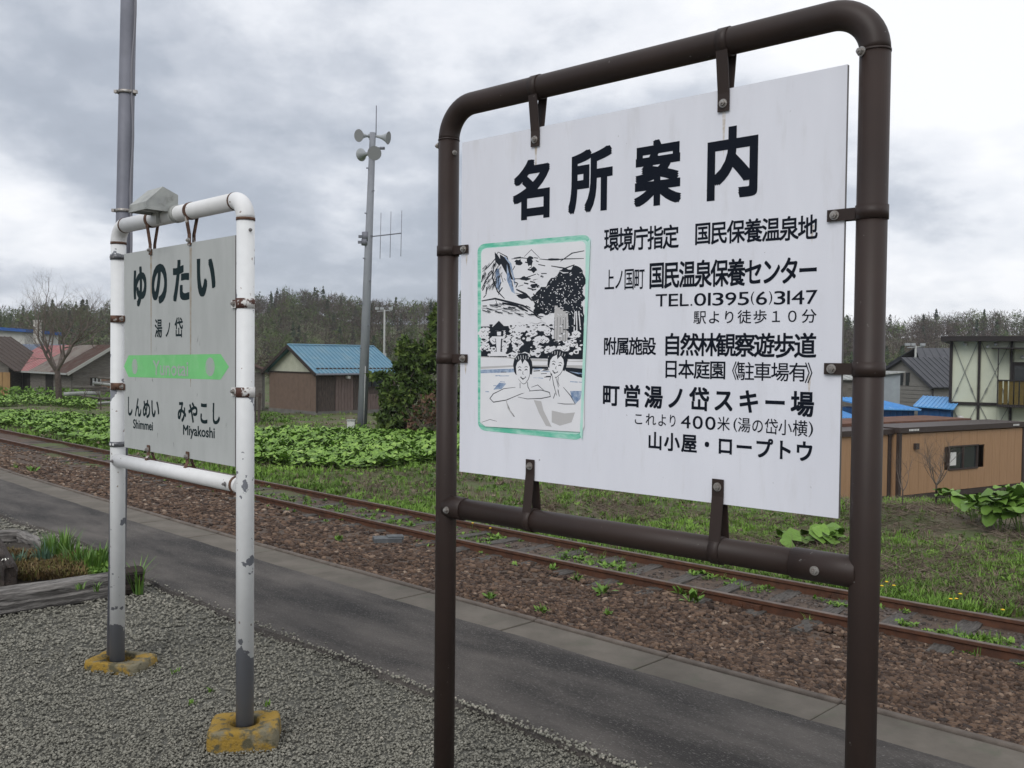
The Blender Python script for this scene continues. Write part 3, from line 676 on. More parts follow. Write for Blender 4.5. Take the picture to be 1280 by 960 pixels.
class Sign:
    def __init__(s, pl, pr):
        s.pl = Vector((pl.x, pl.y, 0)); s.pr = Vector((pr.x, pr.y, 0)); d = s.pr-s.pl; s.w = d.length; s.u = d/s.w; s.n = Vector((s.u.y, -s.u.x, 0)); s.rz = math.atan2(s.u.y, s.u.x)
    def uv(s, x, y, off=.006):
        r = ray(x, y); o = s.pl+s.n*off; t = o.dot(s.n)/r.dot(s.n); p = r*t-o; return p.dot(s.u), H+r.z*t
    def line(s, parent, name, text, q, mat, bold=.02, fill=.93, y=-.0066, skip=()):
        xl, tl, bl, xr, tr, br = q
        u0, za = s.uv(xl, tl); _, zb = s.uv(xl, bl); u1, zc = s.uv(xr, tr); _, zd = s.uv(xr, br)
        n = len(text); pitch = (u1-u0)/(n-1+fill); mb = MB()
        for i, ch in enumerate(text):
            if ch == ' ': continue
            f = (i+.5*fill)/(n-1+fill); x0 = u0+pitch*i; top = za+(zc-za)*f; bot = zb+(zd-zb)*f
            put(mb, ch, EM, x0, x0+pitch*fill, bot, top, y, bold)
        return mb.build(name, mat, parent)
def strap_ring(mb, c, ax, r, w=.034, t=.0028, mi=0):
    c = Vector(c); ax = Vector(ax).normalized(); mb.tube([c-ax*w/2, c+ax*w/2], r+t, 24, mi)
def bolt(parent, c, d=(0, -1, 0), s=.010, mat=None):
    d = Vector(d); c = Vector(c); mb = MB(); mb.tube([c, c+d*.0025], s*1.25, 16, sm=False); mb.tube([c+d*.0025, c+d*.011], s*.85, 6, sm=False); mb.tube([c+d*.011, c+d*.015], s*.4, 8, sm=False)
    return mb.build('bolt', mat or m_bolt, parent)
m_bolt = M('galvanised_bolt', (.42, .41, .39), (.25, .22, .20), scale=60, rough=.45, metal=.6)
m_brown = M('brown_paint', (.034, .0215, .0175), (.026, .017, .0145), scale=4, rough=.5, spec=.32, bump=.08, bscale=60, bdist=.002, c3=(.17, .16, .15), s3=46, lo3=.70, hi3=.715)
m_board = M('white_board', (.76, .77, .83), (.71, .72, .78), scale=2, rough=.5, bump=.02, c3=(.63, .63, .66), s3=6, lo3=.55, hi3=.85, stretch=(3, 1, .6))
m_edge = M('board_edge', (.20, .19, .19), rough=.5)
m_ink = M('navy_black_print', (.007, .010, .018), rough=.6, spec=.1)
m_ink2 = M('dark_green_print', (.008, .020, .023), rough=.6, spec=.12)

def arc(c, r, a0, a1, n=9):   # in the x-z plane
    return [(c[0]+r*math.cos(a0+(a1-a0)*i/n), 0, c[1]+r*math.sin(a0+(a1-a0)*i/n)) for i in range(n+1)]

# ------------------------------------------------------------------ big signboard
BS = Sign(D(559, 450, 3.364), D(1086, 450, 2.358)); w = BS.w; PR = .0382
sign = thing('information_sign', 'large white sightseeing signboard hung in a dark brown pipe frame', 'sign', BS.pl, BS.rz)
er = .115; zt = 2.55
mb = MB(); mb.tube([(0, 0, -.3), (0, 0, zt-er)], PR, 32); mb.tube([(0, 0, zt-er-.002), (0, 0, zt-er+.004)], PR+.0012, 32)
mb.build('post', m_brown, sign)
mb = MB(); mb.tube([(w, 0, -.3), (w, 0, zt-er)], PR, 32); mb.tube([(w, 0, zt-er-.002), (w, 0, zt-er+.004)], PR+.0012, 32)
mb.build('post', m_brown, sign)
mb = MB(); mb.tube(arc((er, zt-er), er, math.pi, math.pi/2, 12)[0:]+arc((w-er, zt-er), er, math.pi/2, 0, 12), PR, 32)
mb.build('top_rail', m_brown, sign)
zl = 1.102
mb = MB(); mb.tube([(.02, 0, zl), (w-.02, 0, zl)], PR*.97, 32); mb.build('lower_rail', m_brown, sign)
for x0, x1 in ((.012, .098), (w-.19, w-.012)):
    mb = MB(); mb.tube([(x0, 0, zl), (x1-.003, 0, zl), (x1, 0, zl)], [PR+.0035, PR+.0035, PR+.001], 32); c = mb.build('rail_sleeve', m_brown, sign)
    xb = .045 if x0 < .5 else w-.115
    bolt(c, (xb, -PR-.003, zl-.004))
bolt(sign, (-PR, -.012, 2.42), (-1, -.3, 0)); bolt(sign, (PR, -.01, 2.385), (1, -.4, 0), .007); bolt(sign, (w-.022, -.034, 2.432), (-.4, -1, 0))
bx0, bx1, bz0, bz1 = .073, 1.461, 1.237, 2.416
mb = MB(); mb.box(((bx0+bx1)/2, 0, (bz0+bz1)/2), (bx1-bx0, .012, bz1-bz0), 0)
mb.m = [1, 1, 0, 1, 0, 1]
board = mb.build('board', [m_board, m_edge], sign)
def hang(u, top, mat, sg, zrail, zend, pr, bmat=None, tw=.036):
    mb = MB(); strap_ring(mb, (u, 0, zrail), (1, 0, 0), pr, tw*.9)
    za, zb = (zend, zrail-pr*.6) if top else (zrail+pr*.6, zend)
    ze = zend; zr = zrail-pr*.75 if top else zrail+pr*.75
    zm = ze+(.05 if top else -.05)
    for s2 in (-1, 1):
        a_ = [(u-tw/2, s2*.0095, ze), (u+tw/2, s2*.0095, ze), (u+tw/2, s2*.0095, zm), (u-tw/2, s2*.0095, zm)]
        mb.prism(a_, (0, s2*.0035, 0))
        b_ = [(u-tw/2, s2*.0095, zm), (u+tw/2, s2*.0095, zm), (u+tw/2, s2*pr*.66, zr), (u-tw/2, s2*pr*.66, zr)]
        mb.prism(b_, (0, s2*.0035, 0))
    o = mb.build('bracket', mat, sg); bolt(o, (u, -.013, ze+(.022 if top else -.022)), mat=bmat); return o
def side(u_post, u_end, z, mat, sg, pr, bmat=None, tw=.036):
    mb = MB(); strap_ring(mb, (u_post, 0, z), (0, 0, 1), pr, tw)
    s = 1 if u_end > u_post else -1; ua = u_post+s*pr*.8
    for s2 in (-1, 1):
        mb.prism([(ua, s2*.0095, z-tw*.42), (u_end, s2*.0095, z-tw*.42), (u_end, s2*.0095, z+tw*.42), (ua, s2*.0095, z+tw*.42)], (0, s2*.0035, 0))
    o = mb.build('bracket', mat, sg); bolt(o, (u_end-s*.02, -.013, z), mat=bmat); return o
m_rust = M('rusty_band', (.055, .028, .02), (.16, .09, .06), scale=30, detail=6, rough=.8, bump=.3, c3=(.45, .43, .40), s3=22, lo3=.62, hi3=.66)
for u in (.417, 1.11): hang(u, True, m_brown, sign, zt, 2.353, PR)
for u in (.41, 1.112): hang(u, False, m_brown, sign, zl, 1.308, PR)
for z in (2.035, 1.645): side(0, .112, z, m_brown, sign, PR)
for z in (2.029, 1.629): side(w, w-.112, z, m_brown, sign, PR)

def c1(x, y): return 560+x/2.56, 140+y/2.56
def c2(x, y): return 560+x/2.56, 400+y/2.56
def q1(xl, tl, bl, xr, tr, br, c=c1): a, b = c(xl, tl); _, d = c(xl, bl); e_, f_ = c(xr, tr); _, g_ = c(xr, br); return a, b, d, e_, f_, g_
m_drip = M('faint_rust_drip', (.50, .44, .38), (.68, .66, .66), scale=14, detail=5, rough=.6, stretch=(1, 1, 3), lo=.4, hi=.6)
mb = MB()
for u_, z_, l_ in ((.417, 2.352, .10), (1.11, 2.352, .13), (.41, 1.285, .035), (1.112, 1.285, .03), (1.375, 2.01, .05), (1.375, 1.61, .05), (.10, 2.015, .04), (.10, 1.625, .04)):
    mb.poly([(u_-.006, -.00612, z_), (u_+.005, -.00612, z_), (u_+.003, -.00612, z_-l_*.5), (u_, -.00612, z_-l_), (u_-.003, -.00612, z_-l_*.6)])
mb.build('rust_drip', m_drip, board)['kind'] = 'stuff'
mb = MB(); rr = random.Random(9)
for k in range(34):
    u_, z_ = rr.uniform(.1, 1.44), rr.uniform(1.25, 2.4); s_ = rr.uniform(.0015, .004); mb.add([(u_+rr.uniform(-s_, s_), -.00613, z_+rr.uniform(-s_, s_)*1.4) for _ in range(3)], [(0, 1, 2)])
mb.build('scuff', M('scuff_grey', (.42, .42, .44)), board)['kind'] = 'stuff'
for ch, (x0, x1, y0, y1) in zip('名所案内', ((208, 326, 150, 345), (386, 527, 115, 322), (596, 748, 86, 300), (830, 992, 45, 277))):
    xm, ym = (x0+x1)/2, (y0+y1)/2; u0, _ = BS.uv(*c1(x0, ym)); u1, _ = BS.uv(*c1(x1, ym)); _, za = BS.uv(*c1(xm, y0+8)); _, zb = BS.uv(*c1(xm, y1-8))
    mb = MB(); put(mb, ch, None, u0+.006, u1-.006, zb, za, -.0066, .033, bbox=True); mb.build('title_character', m_ink, board)
BS.line(board, 'lettering', '環境庁指定', q1(503, 376, 445, 737, 364, 434), m_ink, .017)
BS.line(board, 'lettering', '国民保養温泉地', q1(792, 358, 424, 1181, 332, 406), m_ink, .017)
BS.line(board, 'lettering', '上ノ国町', q1(503, 508, 570, 628, 500, 566), m_ink, .008)
BS.line(board, 'lettering', '国民温泉保養センター', q1(646, 485, 564, 1182, 465, 547), m_ink, .020, .95)
BS.line(board, 'lettering', '駅より徒歩１０分', q1(788, 638, 678, 1178, 632, 674), m_ink, .006, .8)
BS.line(board, 'lettering', '附属施設', q1(500, 58, 110, 664, 58, 111, c2), m_ink, .017)
BS.line(board, 'lettering', '自然林観察遊歩道', q1(692, 46, 112, 1176, 46, 121, c2), m_ink, .019, .95)
BS.line(board, 'lettering', '日本庭園', q1(692, 129, 185, 888, 134, 189, c2), m_ink, .014)
BS.line(board, 'lettering', '駐車場有', q1(928, 137, 192, 1148, 140, 197, c2), m_ink, .006)
BS.line(board, 'lettering', '《》', q1(888, 135, 190, 1192, 140, 203, c2), m_ink, .004, .17)
BS.line(board, 'lettering', '町営湯ノ岱スキー場', q1(498, 208, 272, 1168, 234, 309, c2), m_ink, .025, .74)
cz = [('こ', 595, 625), ('れ', 634, 664), ('よ', 672, 700), ('り', 706, 732), ('4', 746, 776), ('0', 784, 815), ('0', 824, 856), ('米', 864, 900), ('(', 914, 926), ('湯', 930, 966), ('の', 974, 1008), ('岱', 1016, 1054), ('小', 1060, 1098), ('横', 1106, 1148), (')', 1154, 1168)]
mb = MB()
for ch, x0, x1 in cz:
    x0, x1 = (x0, x1); f = (x0-595)/573; y0, y1 = 297+28*f, 337+41*f; u0, za = BS.uv(*c2(x0, y0+1)); u1, zb = BS.uv(*c2(x1, y1-2)); _, za = BS.uv(*c2((x0+x1)/2, y0+1)); _, zb = BS.uv(*c2((x0+x1)/2, y1-2))
    put(mb, ch, EM, u0, u1, zb, za, -.0066, 0 if ch in '()' else .005, bbox=ch in '40()')
mb.build('lettering', m_ink, board)
BS.line(board, 'lettering', '山小屋・ロープトウ', q1(642, 360, 412, 1168, 392, 455, c2), m_ink, .026, .80)
mb = MB(); xx0 = 665; wd = dict(zip('TEL.01395(6)3147', [38, 36, 30, 12, 44, 22, 44, 44, 44, 44, 16, 44, 16, 44, 22, 44]))
ws = [36, 30, 28, 6, 38, 9, 35, 35, 35, 11, 35, 11, 36, 9, 40, 36]; gap = (517-sum(ws[:16]))/15; x = 665
for ch, wi in zip('TEL.01395(6)3147', ws[:16]):
    f = (x-665)/517; xi = (0, wi); u0, _ = BS.uv(*c1(x+xi[0], 600)); u1, _ = BS.uv(*c1(x+xi[1], 600)); tp, bt = 583-14*f, 622-8*f
    if ch == '.': tp = bt-6
    _, za = BS.uv(*c1(x+wi/2, tp)); _, zb = BS.uv(*c1(x+wi/2, bt)); put(mb, ch, None, u0, u1, zb, za, -.0066, .004 if ch not in '.1()' else 0, bbox=True); x += wi+gap
mb.build('lettering', m_ink, board)

# printed picture: hot spring scene
m_pw = M('picture_white', (.80, .80, .82), (.74, .74, .77), scale=6, rough=.5)
m_pb = M('picture_black', (.012, .016, .024), rough=.5)
m_pg = M('faded_green_border', (.12, .52, .36), (.50, .76, .67), scale=6, detail=5, rough=.5, lo=.40, hi=.68, stretch=(2, 2, 8))
m_pg2 = M('washed_green_border', (.55, .78, .72), (.40, .74, .62), scale=8, detail=5, rough=.5, stretch=(8, 2, 2))
m_pblue = M('picture_blue', (.14, .22, .38), (.42, .50, .62), scale=60, rough=.5)
m_pgrey = M('picture_grey', (.50, .49, .49), rough=.5)
def c3(x, y): return 590+x/3.431, 280+y/3.431
def P3(pts, y): return [(lambda q: (q[0], y, q[1]))(BS.uv(*c3(*p))) for p in pts]
pic = MB(); LY = [-.00665]
def ppoly(pts, mi, dy=None):
    LY[0] -= .000004; pic.poly(P3(pts, LY[0] if dy is None else dy), mi)
def stroke(pts, wd, mi=1, taper=True):
    pts = [(min(max(a_, 42), 482), b_) for a_, b_ in pts]
    n = len(pts); Lf, Rt = [], []
    for i, p in enumerate(pts):
        a_ = pts[max(i-1, 0)]; b_ = pts[min(i+1, n-1)]; dx, dy = b_[0]-a_[0], b_[1]-a_[1]; ln = math.hypot(dx, dy) or 1
        k = wd*.5*(1 if not taper else .25+.75*math.sin(math.pi*(i+.5)/n)); Lf.append((p[0]-dy/ln*k, p[1]+dx/ln*k)); Rt.append((p[0]+dy/ln*k, p[1]-dx/ln*k))
    LY[0] -= .000004
    for i in range(n-1): pic.poly(P3([Lf[i], Lf[i+1], Rt[i+1], Rt[i]], LY[0]), mi)
def blob(cx, cy, rx, ry, mi, rr, n=14, rough_=.25):
    ppoly([(cx+math.cos(6.283*k/n)*rx*(1+rr.uniform(-rough_, rough_)), cy+math.sin(6.283*k/n)*ry*(1+rr.uniform(-rough_, rough_))) for k in range(n)], mi)
def rrect(c, r, n=6):   # four corners tl tr br bl with rounding
    o = []
    for i in range(4):
        p = c[i]; a_ = c[i-1]; b_ = c[(i+1) % 4]
        def tow(p, q, d): l_ = math.hypot(q[0]-p[0], q[1]-p[1]); return (p[0]+(q[0]-p[0])*d/l_, p[1]+(q[1]-p[1])*d/l_)
        s_, e_ = tow(p, a_, r), tow(p, b_, r)
        for k in range(n+1):
            t_ = k/n; o.append(tuple((1-t_)**2*s_[j]+2*t_*(1-t_)*p[j]+t_*t_*e_[j] for j in (0, 1)))
    return o
rp_ = random.Random(5)
ppoly(rrect([(24, 87), (508, 44), (474, 928), (26, 884)], 38), 2)
ppoly(rrect([(38, 104), (500, 66), (466, 905), (40, 862)], 28), 6)
ppoly(rrect([(40, 106), (488, 72), (484, 892), (38, 858)], 26), 0)
# mountains
for pts, wd in (([(45, 205), (70, 185), (100, 150), (112, 120)], 4), ([(112, 120), (150, 140), (168, 200), (185, 240)], 5), ([(42, 280), (60, 240), (95, 200)], 5), ([(95, 170), (88, 230), (110, 290), (140, 320)], 6), ([(170, 150), (215, 145), (255, 150)], 4), ([(180, 235), (220, 235), (275, 215)], 5), ([(225, 140), (255, 110), (290, 145)], 3), ([(290, 150), (340, 155), (400, 150), (480, 148)], 5), ([(380, 160), (430, 125), (482, 115)], 5), ([(340, 180), (400, 190), (440, 175)], 6), ([(40, 330), (100, 320), (160, 335), (220, 350), (265, 380)], 9), ([(130, 340), (190, 350), (240, 375)], 10), ([(42, 360), (100, 370), (150, 360)], 3), ([(190, 280), (230, 300), (260, 330)], 9)):
    stroke(pts, wd)
ppoly([(120, 130), (152, 150), (165, 200), (178, 240), (160, 235), (140, 200), (122, 165)], 1)
ppoly([(98, 120), (112, 135), (130, 165), (118, 180), (100, 160)], 1)
ppoly([(100, 195), (115, 190), (125, 250), (120, 290), (104, 270)], 3); ppoly([(150, 170), (162, 220), (175, 260), (185, 300), (170, 290), (150, 240)], 3); stroke([(140, 140), (165, 170), (185, 260)], 8, 3)
for k in range(46):
    x_, y_ = rp_.uniform(180, 300), rp_.uniform(140, 300)
    if rp_.random() < .55: stroke([(x_, y_), (x_+rp_.uniform(8, 30), y_+rp_.uniform(-8, 8))], rp_.uniform(3, 9))
for k in range(20):
    x_, y_ = rp_.uniform(42, 200), rp_.uniform(180, 330); stroke([(x_, y_), (x_+rp_.uniform(-22, 10), y_+rp_.uniform(10, 34))], rp_.uniform(2, 6))
for cx, cy, rx, ry in ((200, 165, 16, 12), (250, 160, 12, 20), (225, 235, 22, 9), (268, 265, 20, 12), (265, 195, 14, 12), (215, 310, 30, 10), (355, 152, 22, 6), (405, 200, 26, 8)): blob(cx, cy, rx, ry, 1, rp_, 12, .4)
# dark tree
blob(400, 300, 82, 95, 1, rp_, 34, .10); blob(320, 330, 60, 60, 1, rp_, 26, .16); blob(445, 240, 40, 58, 1, rp_, 24, .12); blob(300, 370, 36, 36, 1, rp_, 18, .2); blob(440, 400, 42, 80, 1, rp_, 24, .1)
for k in range(170):
    x_, y_ = rp_.uniform(270, 480), rp_.uniform(200, 400); blob(x_, y_, rp_.uniform(1.5, 3.2), rp_.uniform(1.5, 3.2), 0, rp_, 5, .3)
# shrubs, white flower heads on black
ppoly([(40, 440), (480, 430), (482, 580), (40, 572)], 1)
for k in range(120):
    x_, y_ = rp_.uniform(42, 478), rp_.uniform(435, 570); r_ = rp_.uniform(7, 20); blob(x_, y_, r_, r_*.8, 0, rp_, 9, .3)
    if r_ > 12: stroke([(x_-r_*.5, y_), (x_, y_+r_*.4), (x_+r_*.5, y_-1)], 3)
for k in range(13):
    blob(235+rp_.uniform(-20, 120), 410+rp_.uniform(-12, 40), 22, 14, 0, rp_, 10, .3)
for k, x_ in enumerate((360, 372, 385, 398, 408)): stroke([(x_, 500), (x_+1, 430), (x_+3-k, 350+k*8)], 13, 5, False); stroke([(x_-6, 500), (x_-4, 400)], 2)
for k, x_ in enumerate((440, 452, 468)): stroke([(x_, 460), (x_+4-6*k, 375)], 6, 0)
for k in range(150):
    x_, y_ = rp_.uniform(44, 476), rp_.uniform(432, 572); r_ = rp_.uniform(3, 9); blob(x_, y_, r_, r_*.6, rp_.choice((1, 1, 0)), rp_, 7, .4)
for k in range(60):
    x_, y_ = rp_.uniform(300, 478), rp_.uniform(250, 440); stroke([(x_, y_), (x_+rp_.uniform(-10, 10), y_+rp_.uniform(-12, 12))], 2.5, 0)
for k in range(50):
    x_ = rp_.uniform(44, 300); y_ = 345+rp_.uniform(-20, 26)+(x_-44)*.12; stroke([(x_, y_), (x_+rp_.uniform(12, 34), y_+rp_.uniform(-2, 12))], rp_.uniform(2, 6))
for k in range(40):
    x_, y_ = rp_.uniform(44, 120), rp_.uniform(180, 300); stroke([(x_, y_), (x_+rp_.uniform(6, 18), y_-rp_.uniform(14, 30))], rp_.uniform(1.5, 3.5))
# stone lantern
ppoly([(84, 450), (118, 415), (150, 448), (146, 456), (88, 458)], 1); ppoly([(98, 458), (138, 458), (136, 482), (100, 482)], 1); ppoly([(110, 462), (128, 462), (127, 478), (111, 478)], 0)
ppoly([(88, 482), (148, 482), (140, 492), (96, 492)], 0); ppoly([(104, 492), (130, 492), (128, 548), (108, 548)], 0); stroke([(104, 492), (108, 548)], 3); stroke([(130, 492), (127, 548)], 6); ppoly([(84, 548), (146, 548), (152, 568), (80, 568)], 0); stroke([(80, 568), (152, 568)], 4)
# bank and water
ppoly([(40, 568), (160, 572), (300, 580), (400, 590), (484, 585), (484, 618), (400, 615), (200, 612), (40, 622)], 5)
ppoly([(40, 572), (150, 575), (240, 588), (484, 592), (484, 606), (220, 604), (40, 612)], 0)
ppoly([(40, 622), (200, 612), (484, 618), (484, 870), (470, 892), (60, 868), (38, 850)], 0)
ppoly([(40, 625), (190, 620), (190, 636), (40, 640)], 3); ppoly([(255, 610), (330, 612), (330, 622), (255, 620)], 1); ppoly([(400, 615), (484, 620), (484, 662), (455, 655), (405, 630)], 1); ppoly([(420, 632), (480, 640), (480, 650)], 3)
for k in range(24): x_, y_ = rp_.choice([(rp_.uniform(45, 150), rp_.uniform(626, 720)), (rp_.uniform(400, 480), rp_.uniform(625, 680)), (rp_.uniform(260, 320), rp_.uniform(620, 660))]); stroke([(x_, y_), (x_+rp_.uniform(15, 45), y_+rp_.uniform(-3, 3))], rp_.uniform(2, 5), rp_.choice((3, 3, 1)))
ppoly([(95, 710), (120, 680), (150, 684), (130, 708)], 3); ppoly([(424, 716), (474, 716), (468, 750), (446, 772), (432, 750)], 3)
# two bathers: shoulders, arms, heads, hair
ppoly([(80, 745), (120, 715), (190, 700), (215, 690), (260, 700), (300, 680), (350, 670), (390, 700), (440, 768), (380, 776), (320, 750), (200, 748), (90, 765)], 0)
for pts, wd in (([(190, 700), (140, 706), (95, 728), (80, 748), (95, 764), (150, 755), (215, 728), (240, 720)], 4), ([(215, 728), (250, 716), (300, 712), (335, 722), (340, 740), (300, 748), (240, 750), (200, 742)], 4), ([(258, 700), (285, 690), (310, 712)], 3), ([(352, 690), (362, 720), (352, 748)], 4), ([(395, 700), (425, 735), (446, 772), (400, 772), (370, 768)], 4), ([(340, 640), (352, 680), (372, 712), (378, 740)], 4), ([(150, 760), (165, 800), (185, 826)], 5), ([(45, 850), (80, 838), (110, 846)], 2)):
    stroke(pts, wd)
ppoly([(268, 755), (300, 760), (310, 800), (345, 870), (320, 865), (290, 810)], 5); ppoly([(345, 800), (400, 812), (445, 808), (430, 850), (380, 865), (345, 850)], 5); stroke([(150, 755), (158, 790), (182, 826)], 5, 5)
def face(cx, cy, rx, ry, tilt, bun):
    def tr(x_, y_): return cx+x_*rx*math.cos(tilt)-y_*ry*math.sin(tilt), cy+x_*rx*math.sin(tilt)+y_*ry*math.cos(tilt)
    def el(x0, y0, a_, b_, mi, n=18): ppoly([tr(x0+a_*math.cos(6.283*k/n), y0+b_*math.sin(6.283*k/n)) for k in range(n)], mi)
    ppoly([tr(*q) for q in ((-.32, .7), (.45, .7), (.62, 1.7), (-.5, 1.75))], 0); stroke([tr(.45, .9), tr(.5, 1.3), tr(.75, 1.6)], 3); stroke([tr(-.4, .95), tr(-.42, 1.35)], 3)
    if bun: el(.3, -1.55, .62, .42, 1); stroke([tr(-.25, -1.25), tr(.3, -1.38), tr(.9, -1.2)], 5, 0)
    ppoly([tr(*q) for q in ((-1.02, .1), (-1.12, -.45), (-.95, -.95), (-.45, -1.28), (.15, -1.32), (.7, -1.12), (1.08, -.65), (1.12, -.1), (1.0, .35), (.8, .3), (-.85, .3))], 1)
    ppoly([tr(*q) for q in ((-.80, -.30), (-.62, -.62), (-.20, -.86), (-.05, -.5), (.25, -.84), (.62, -.58), (.80, -.2), (.78, .25), (.6, .66), (.25, .98), (.02, 1.04), (-.25, .94), (-.58, .62), (-.78, .2))], 0)
    stroke([tr(.80, -.2), tr(.78, .3), tr(.6, .66), tr(.25, .98), tr(.02, 1.04), tr(-.25, .94), tr(-.58, .62)], 2.5)
    for s_ in (-1, 1):
        stroke([tr(.58*s_, -.22), tr(.38*s_, -.30), tr(.18*s_, -.22)], 3); stroke([tr(.52*s_, -.02), tr(.36*s_, -.08), tr(.2*s_, -.0)], 5)
    stroke([tr(.0, .06), tr(-.06, .28), tr(.08, .32)], 2.5); stroke([tr(-.32, .48), tr(-.05, .66), tr(.3, .50)], 7); stroke([tr(-.2, .52), tr(.02, .58), tr(.22, .52)], 3, 0)
    for k in range(6): stroke([tr(-.8+.3*k, -1.2+.06*abs(k-2.5)), tr(-.7+.27*k, -.86)], 2.2, 0)
face(222, 628, 37, 56, -.04, True); face(366, 606, 38, 52, .2, False)
ppoly([(345, 640), (360, 660), (372, 712), (362, 730), (350, 700)], 0); stroke([(345, 640), (354, 690), (366, 735)], 3); stroke([(362, 655), (374, 700)], 2.5)
ppoly(rrect([(497, 80), (511, 60), (476, 925), (466, 905)], 4), 6)
pic.build('picture', [m_pw, m_pb, m_pg, m_pblue, m_pw, m_pgrey, m_pg2], board)

# ------------------------------------------------------------------ station name sign
WS = Sign(D(150, 600, 4.81), D(306.5, 600, 3.92)); w = WS.w; PR = .0375
m_post = peel('flaking_white_paint', (.74, .75, .75), (.20, .21, .235), (.20, .13, .10), zlow=.31, thr=.635)
m_post2 = peel('flaking_white_paint_left', (.74, .75, .75), (.20, .21, .235), (.20, .13, .10), zlow=.17, thr=.62)
m_wtube = peel('white_tube_paint', (.76, .76, .76), (.16, .165, .18), (.2, .14, .11), thr=.745)
m_steel = M('galvanised_steel', (.18, .185, .215), (.14, .145, .17), scale=5, rough=.6, metal=.2, spec=.3)
m_bgrey = M('grey_board', (.44, .455, .445), (.395, .41, .40), scale=3, rough=.6, c3=(.35, .355, .335), s3=4, lo3=.6, hi3=1., stretch=(3, 1, 1))
st = thing('station_name_sign', 'weathered white pipe framed station name sign with a green arrow band', 'sign', WS.pl, WS.rz)
zt = 2.308; er = .085; lx = -.012
mb = MB(); mb.tube([(lx-.028, 0, .03), (lx, 0, zt-er)], PR, 28); mb.build('post', m_post2, st)
mb = MB(); mb.tube([(w, 0, .03), (w, 0, zt-er)], PR, 28); mb.build('post', m_post, st)
mb = MB(); mb.tube(arc((lx+er, zt-er), er, math.pi, math.pi/2, 10), PR+.001, 28); mb.build('elbow', m_wtube, st)
mb = MB(); mb.tube(arc((w-er, zt-er), er, math.pi/2, 0, 10), PR+.001, 28); mb.build('elbow', m_wtube, st)
mb = MB(); mb.tube([(lx+er, 0, zt), (w-er, 0, zt)], PR, 28); mb.build('top_rail', m_wtube, st)
zl = 1.094
mb = MB(); mb.tube([(0, -.012, zl), (w-.02, -.012, zl)], PR*.9, 28); mb.build('lower_rail', m_wtube, st)
for c, ax in (((lx+er, 0, zt), (1, 0, 0)), ((w-er, 0, zt), (1, 0, 0)), ((lx, 0, zt-er), (0, 0, 1)), ((w, 0, zt-er), (0, 0, 1)), ((w-.045, -.012, zl), (1, 0, 0))):
    mb = MB(); strap_ring(mb, c, ax, PR-.0012 if ax[0] else PR-.0005, .012); mb.build('chipped_joint', m_rust, st)
m_perf = M('perforated_band', (.20, .21, .22), (.10, .10, .11), scale=50, metal=.5, rough=.5)
for z in (2.15, 1.178):
    mb = MB(); strap_ring(mb, (lx-.01 if z < 2 else lx, 0, z), (0, 0, 1), PR+.001, .026); o = mb.build('perforated_band', m_perf, st)
    mh = MB()
    for k in range(5):
        an = -2.7+k*.42; mh.box((lx+(0 if z > 2 else -.01)+math.cos(an)*(PR+.0042), math.sin(an)*(PR+.0042), z), (.009, .0015, .011), 0, Matrix.Rotation(an+math.pi/2, 3, 'Z'))
    mh.build('slot', m_edge if z > 2 else m_wtube, o)
bx0, bx1, bz0, bz1 = .07, 1.196, 1.168, 2.162
mb = MB(); mb.box(((bx0+bx1)/2, 0, (bz0+bz1)/2), (bx1-bx0, .012, bz1-bz0), 0); mb.m = [1, 1, 0, 1, 0, 1]
wb = mb.build('board', [m_bgrey, m_edge], st)
for u in (.385, .79): hang(u, True, m_rust, st, zt, 2.135 if u < .5 else 2.150, PR, tw=.028)
for u in (.36, .77): hang(u, False, m_rust, st, zl, 1.200, PR*.95, tw=.026)
m_rustw = M('chipped_white_band', (.66, .65, .63), (.085, .04, .03), scale=13, detail=5, rough=.7, lo=.50, hi=.53)
for z in (1.868, 1.492): side(w, w-.095, z, m_rustw, st, PR, tw=.042)
for z in (1.83, 1.48): side(lx, .085, z, m_rust, st, PR, tw=.036)
bolt(st, (w-PR, -.008, 2.17), (-1, -.2, 0), .006, m_edge); bolt(st, (w+PR, -.0, 2.175), (1, -.1, 0), .006, m_edge); bolt(st, (.02, -PR-.01, zl), s=.007, mat=m_edge); bolt(st, (w-.085, -PR-.01, zl+.002), s=.008, mat=m_edge)
m_stain = M('rust_stain', (.30, .25, .19), (.37, .36, .33), scale=9, detail=5, rough=.7, stretch=(1, 1, 3))
mb = MB()
for u, wd, z1 in ((.383, .010, 1.60), (.793, .012, 1.50)): mb.poly([(u-wd, -.0062, 2.14), (u+wd, -.0062, 2.14), (u+wd*.6, -.0062, (2.14+z1)/2), (u+wd*.2, -.0062, z1), (u-wd*.3, -.0062, z1), (u-wd*.7, -.0062, (2.14+z1)/2)])
mb.build('rust_streak', m_stain, wb)
mb = MB(); rr = random.Random(2)
for (x_, y_) in ((0.86, 1.72), (.88, 1.70), (.42, 1.68), (.44, 1.675), (.45, 1.25), (.62, 1.215), (.15, 1.215), (1.0, 1.40), (1.10, 1.24), (1.12, 1.34), (.20, 1.53), (.4, 1.52), (.86, 1.46)):
    mb.add([(x_+rr.uniform(-.008, .008), -.0063, y_+rr.uniform(-.02, .02)) for _ in range(4)], [(0, 1, 2), (1, 2, 3)])
mb.build('scratch', M('scratch_grey', (.24, .25, .25)), wb)['kind'] = 'stuff'
def w1(x, y): return 130+x/4.8, 230+y/4.8
def w2(x, y): return 130+x/4.8, 420+y/4.8
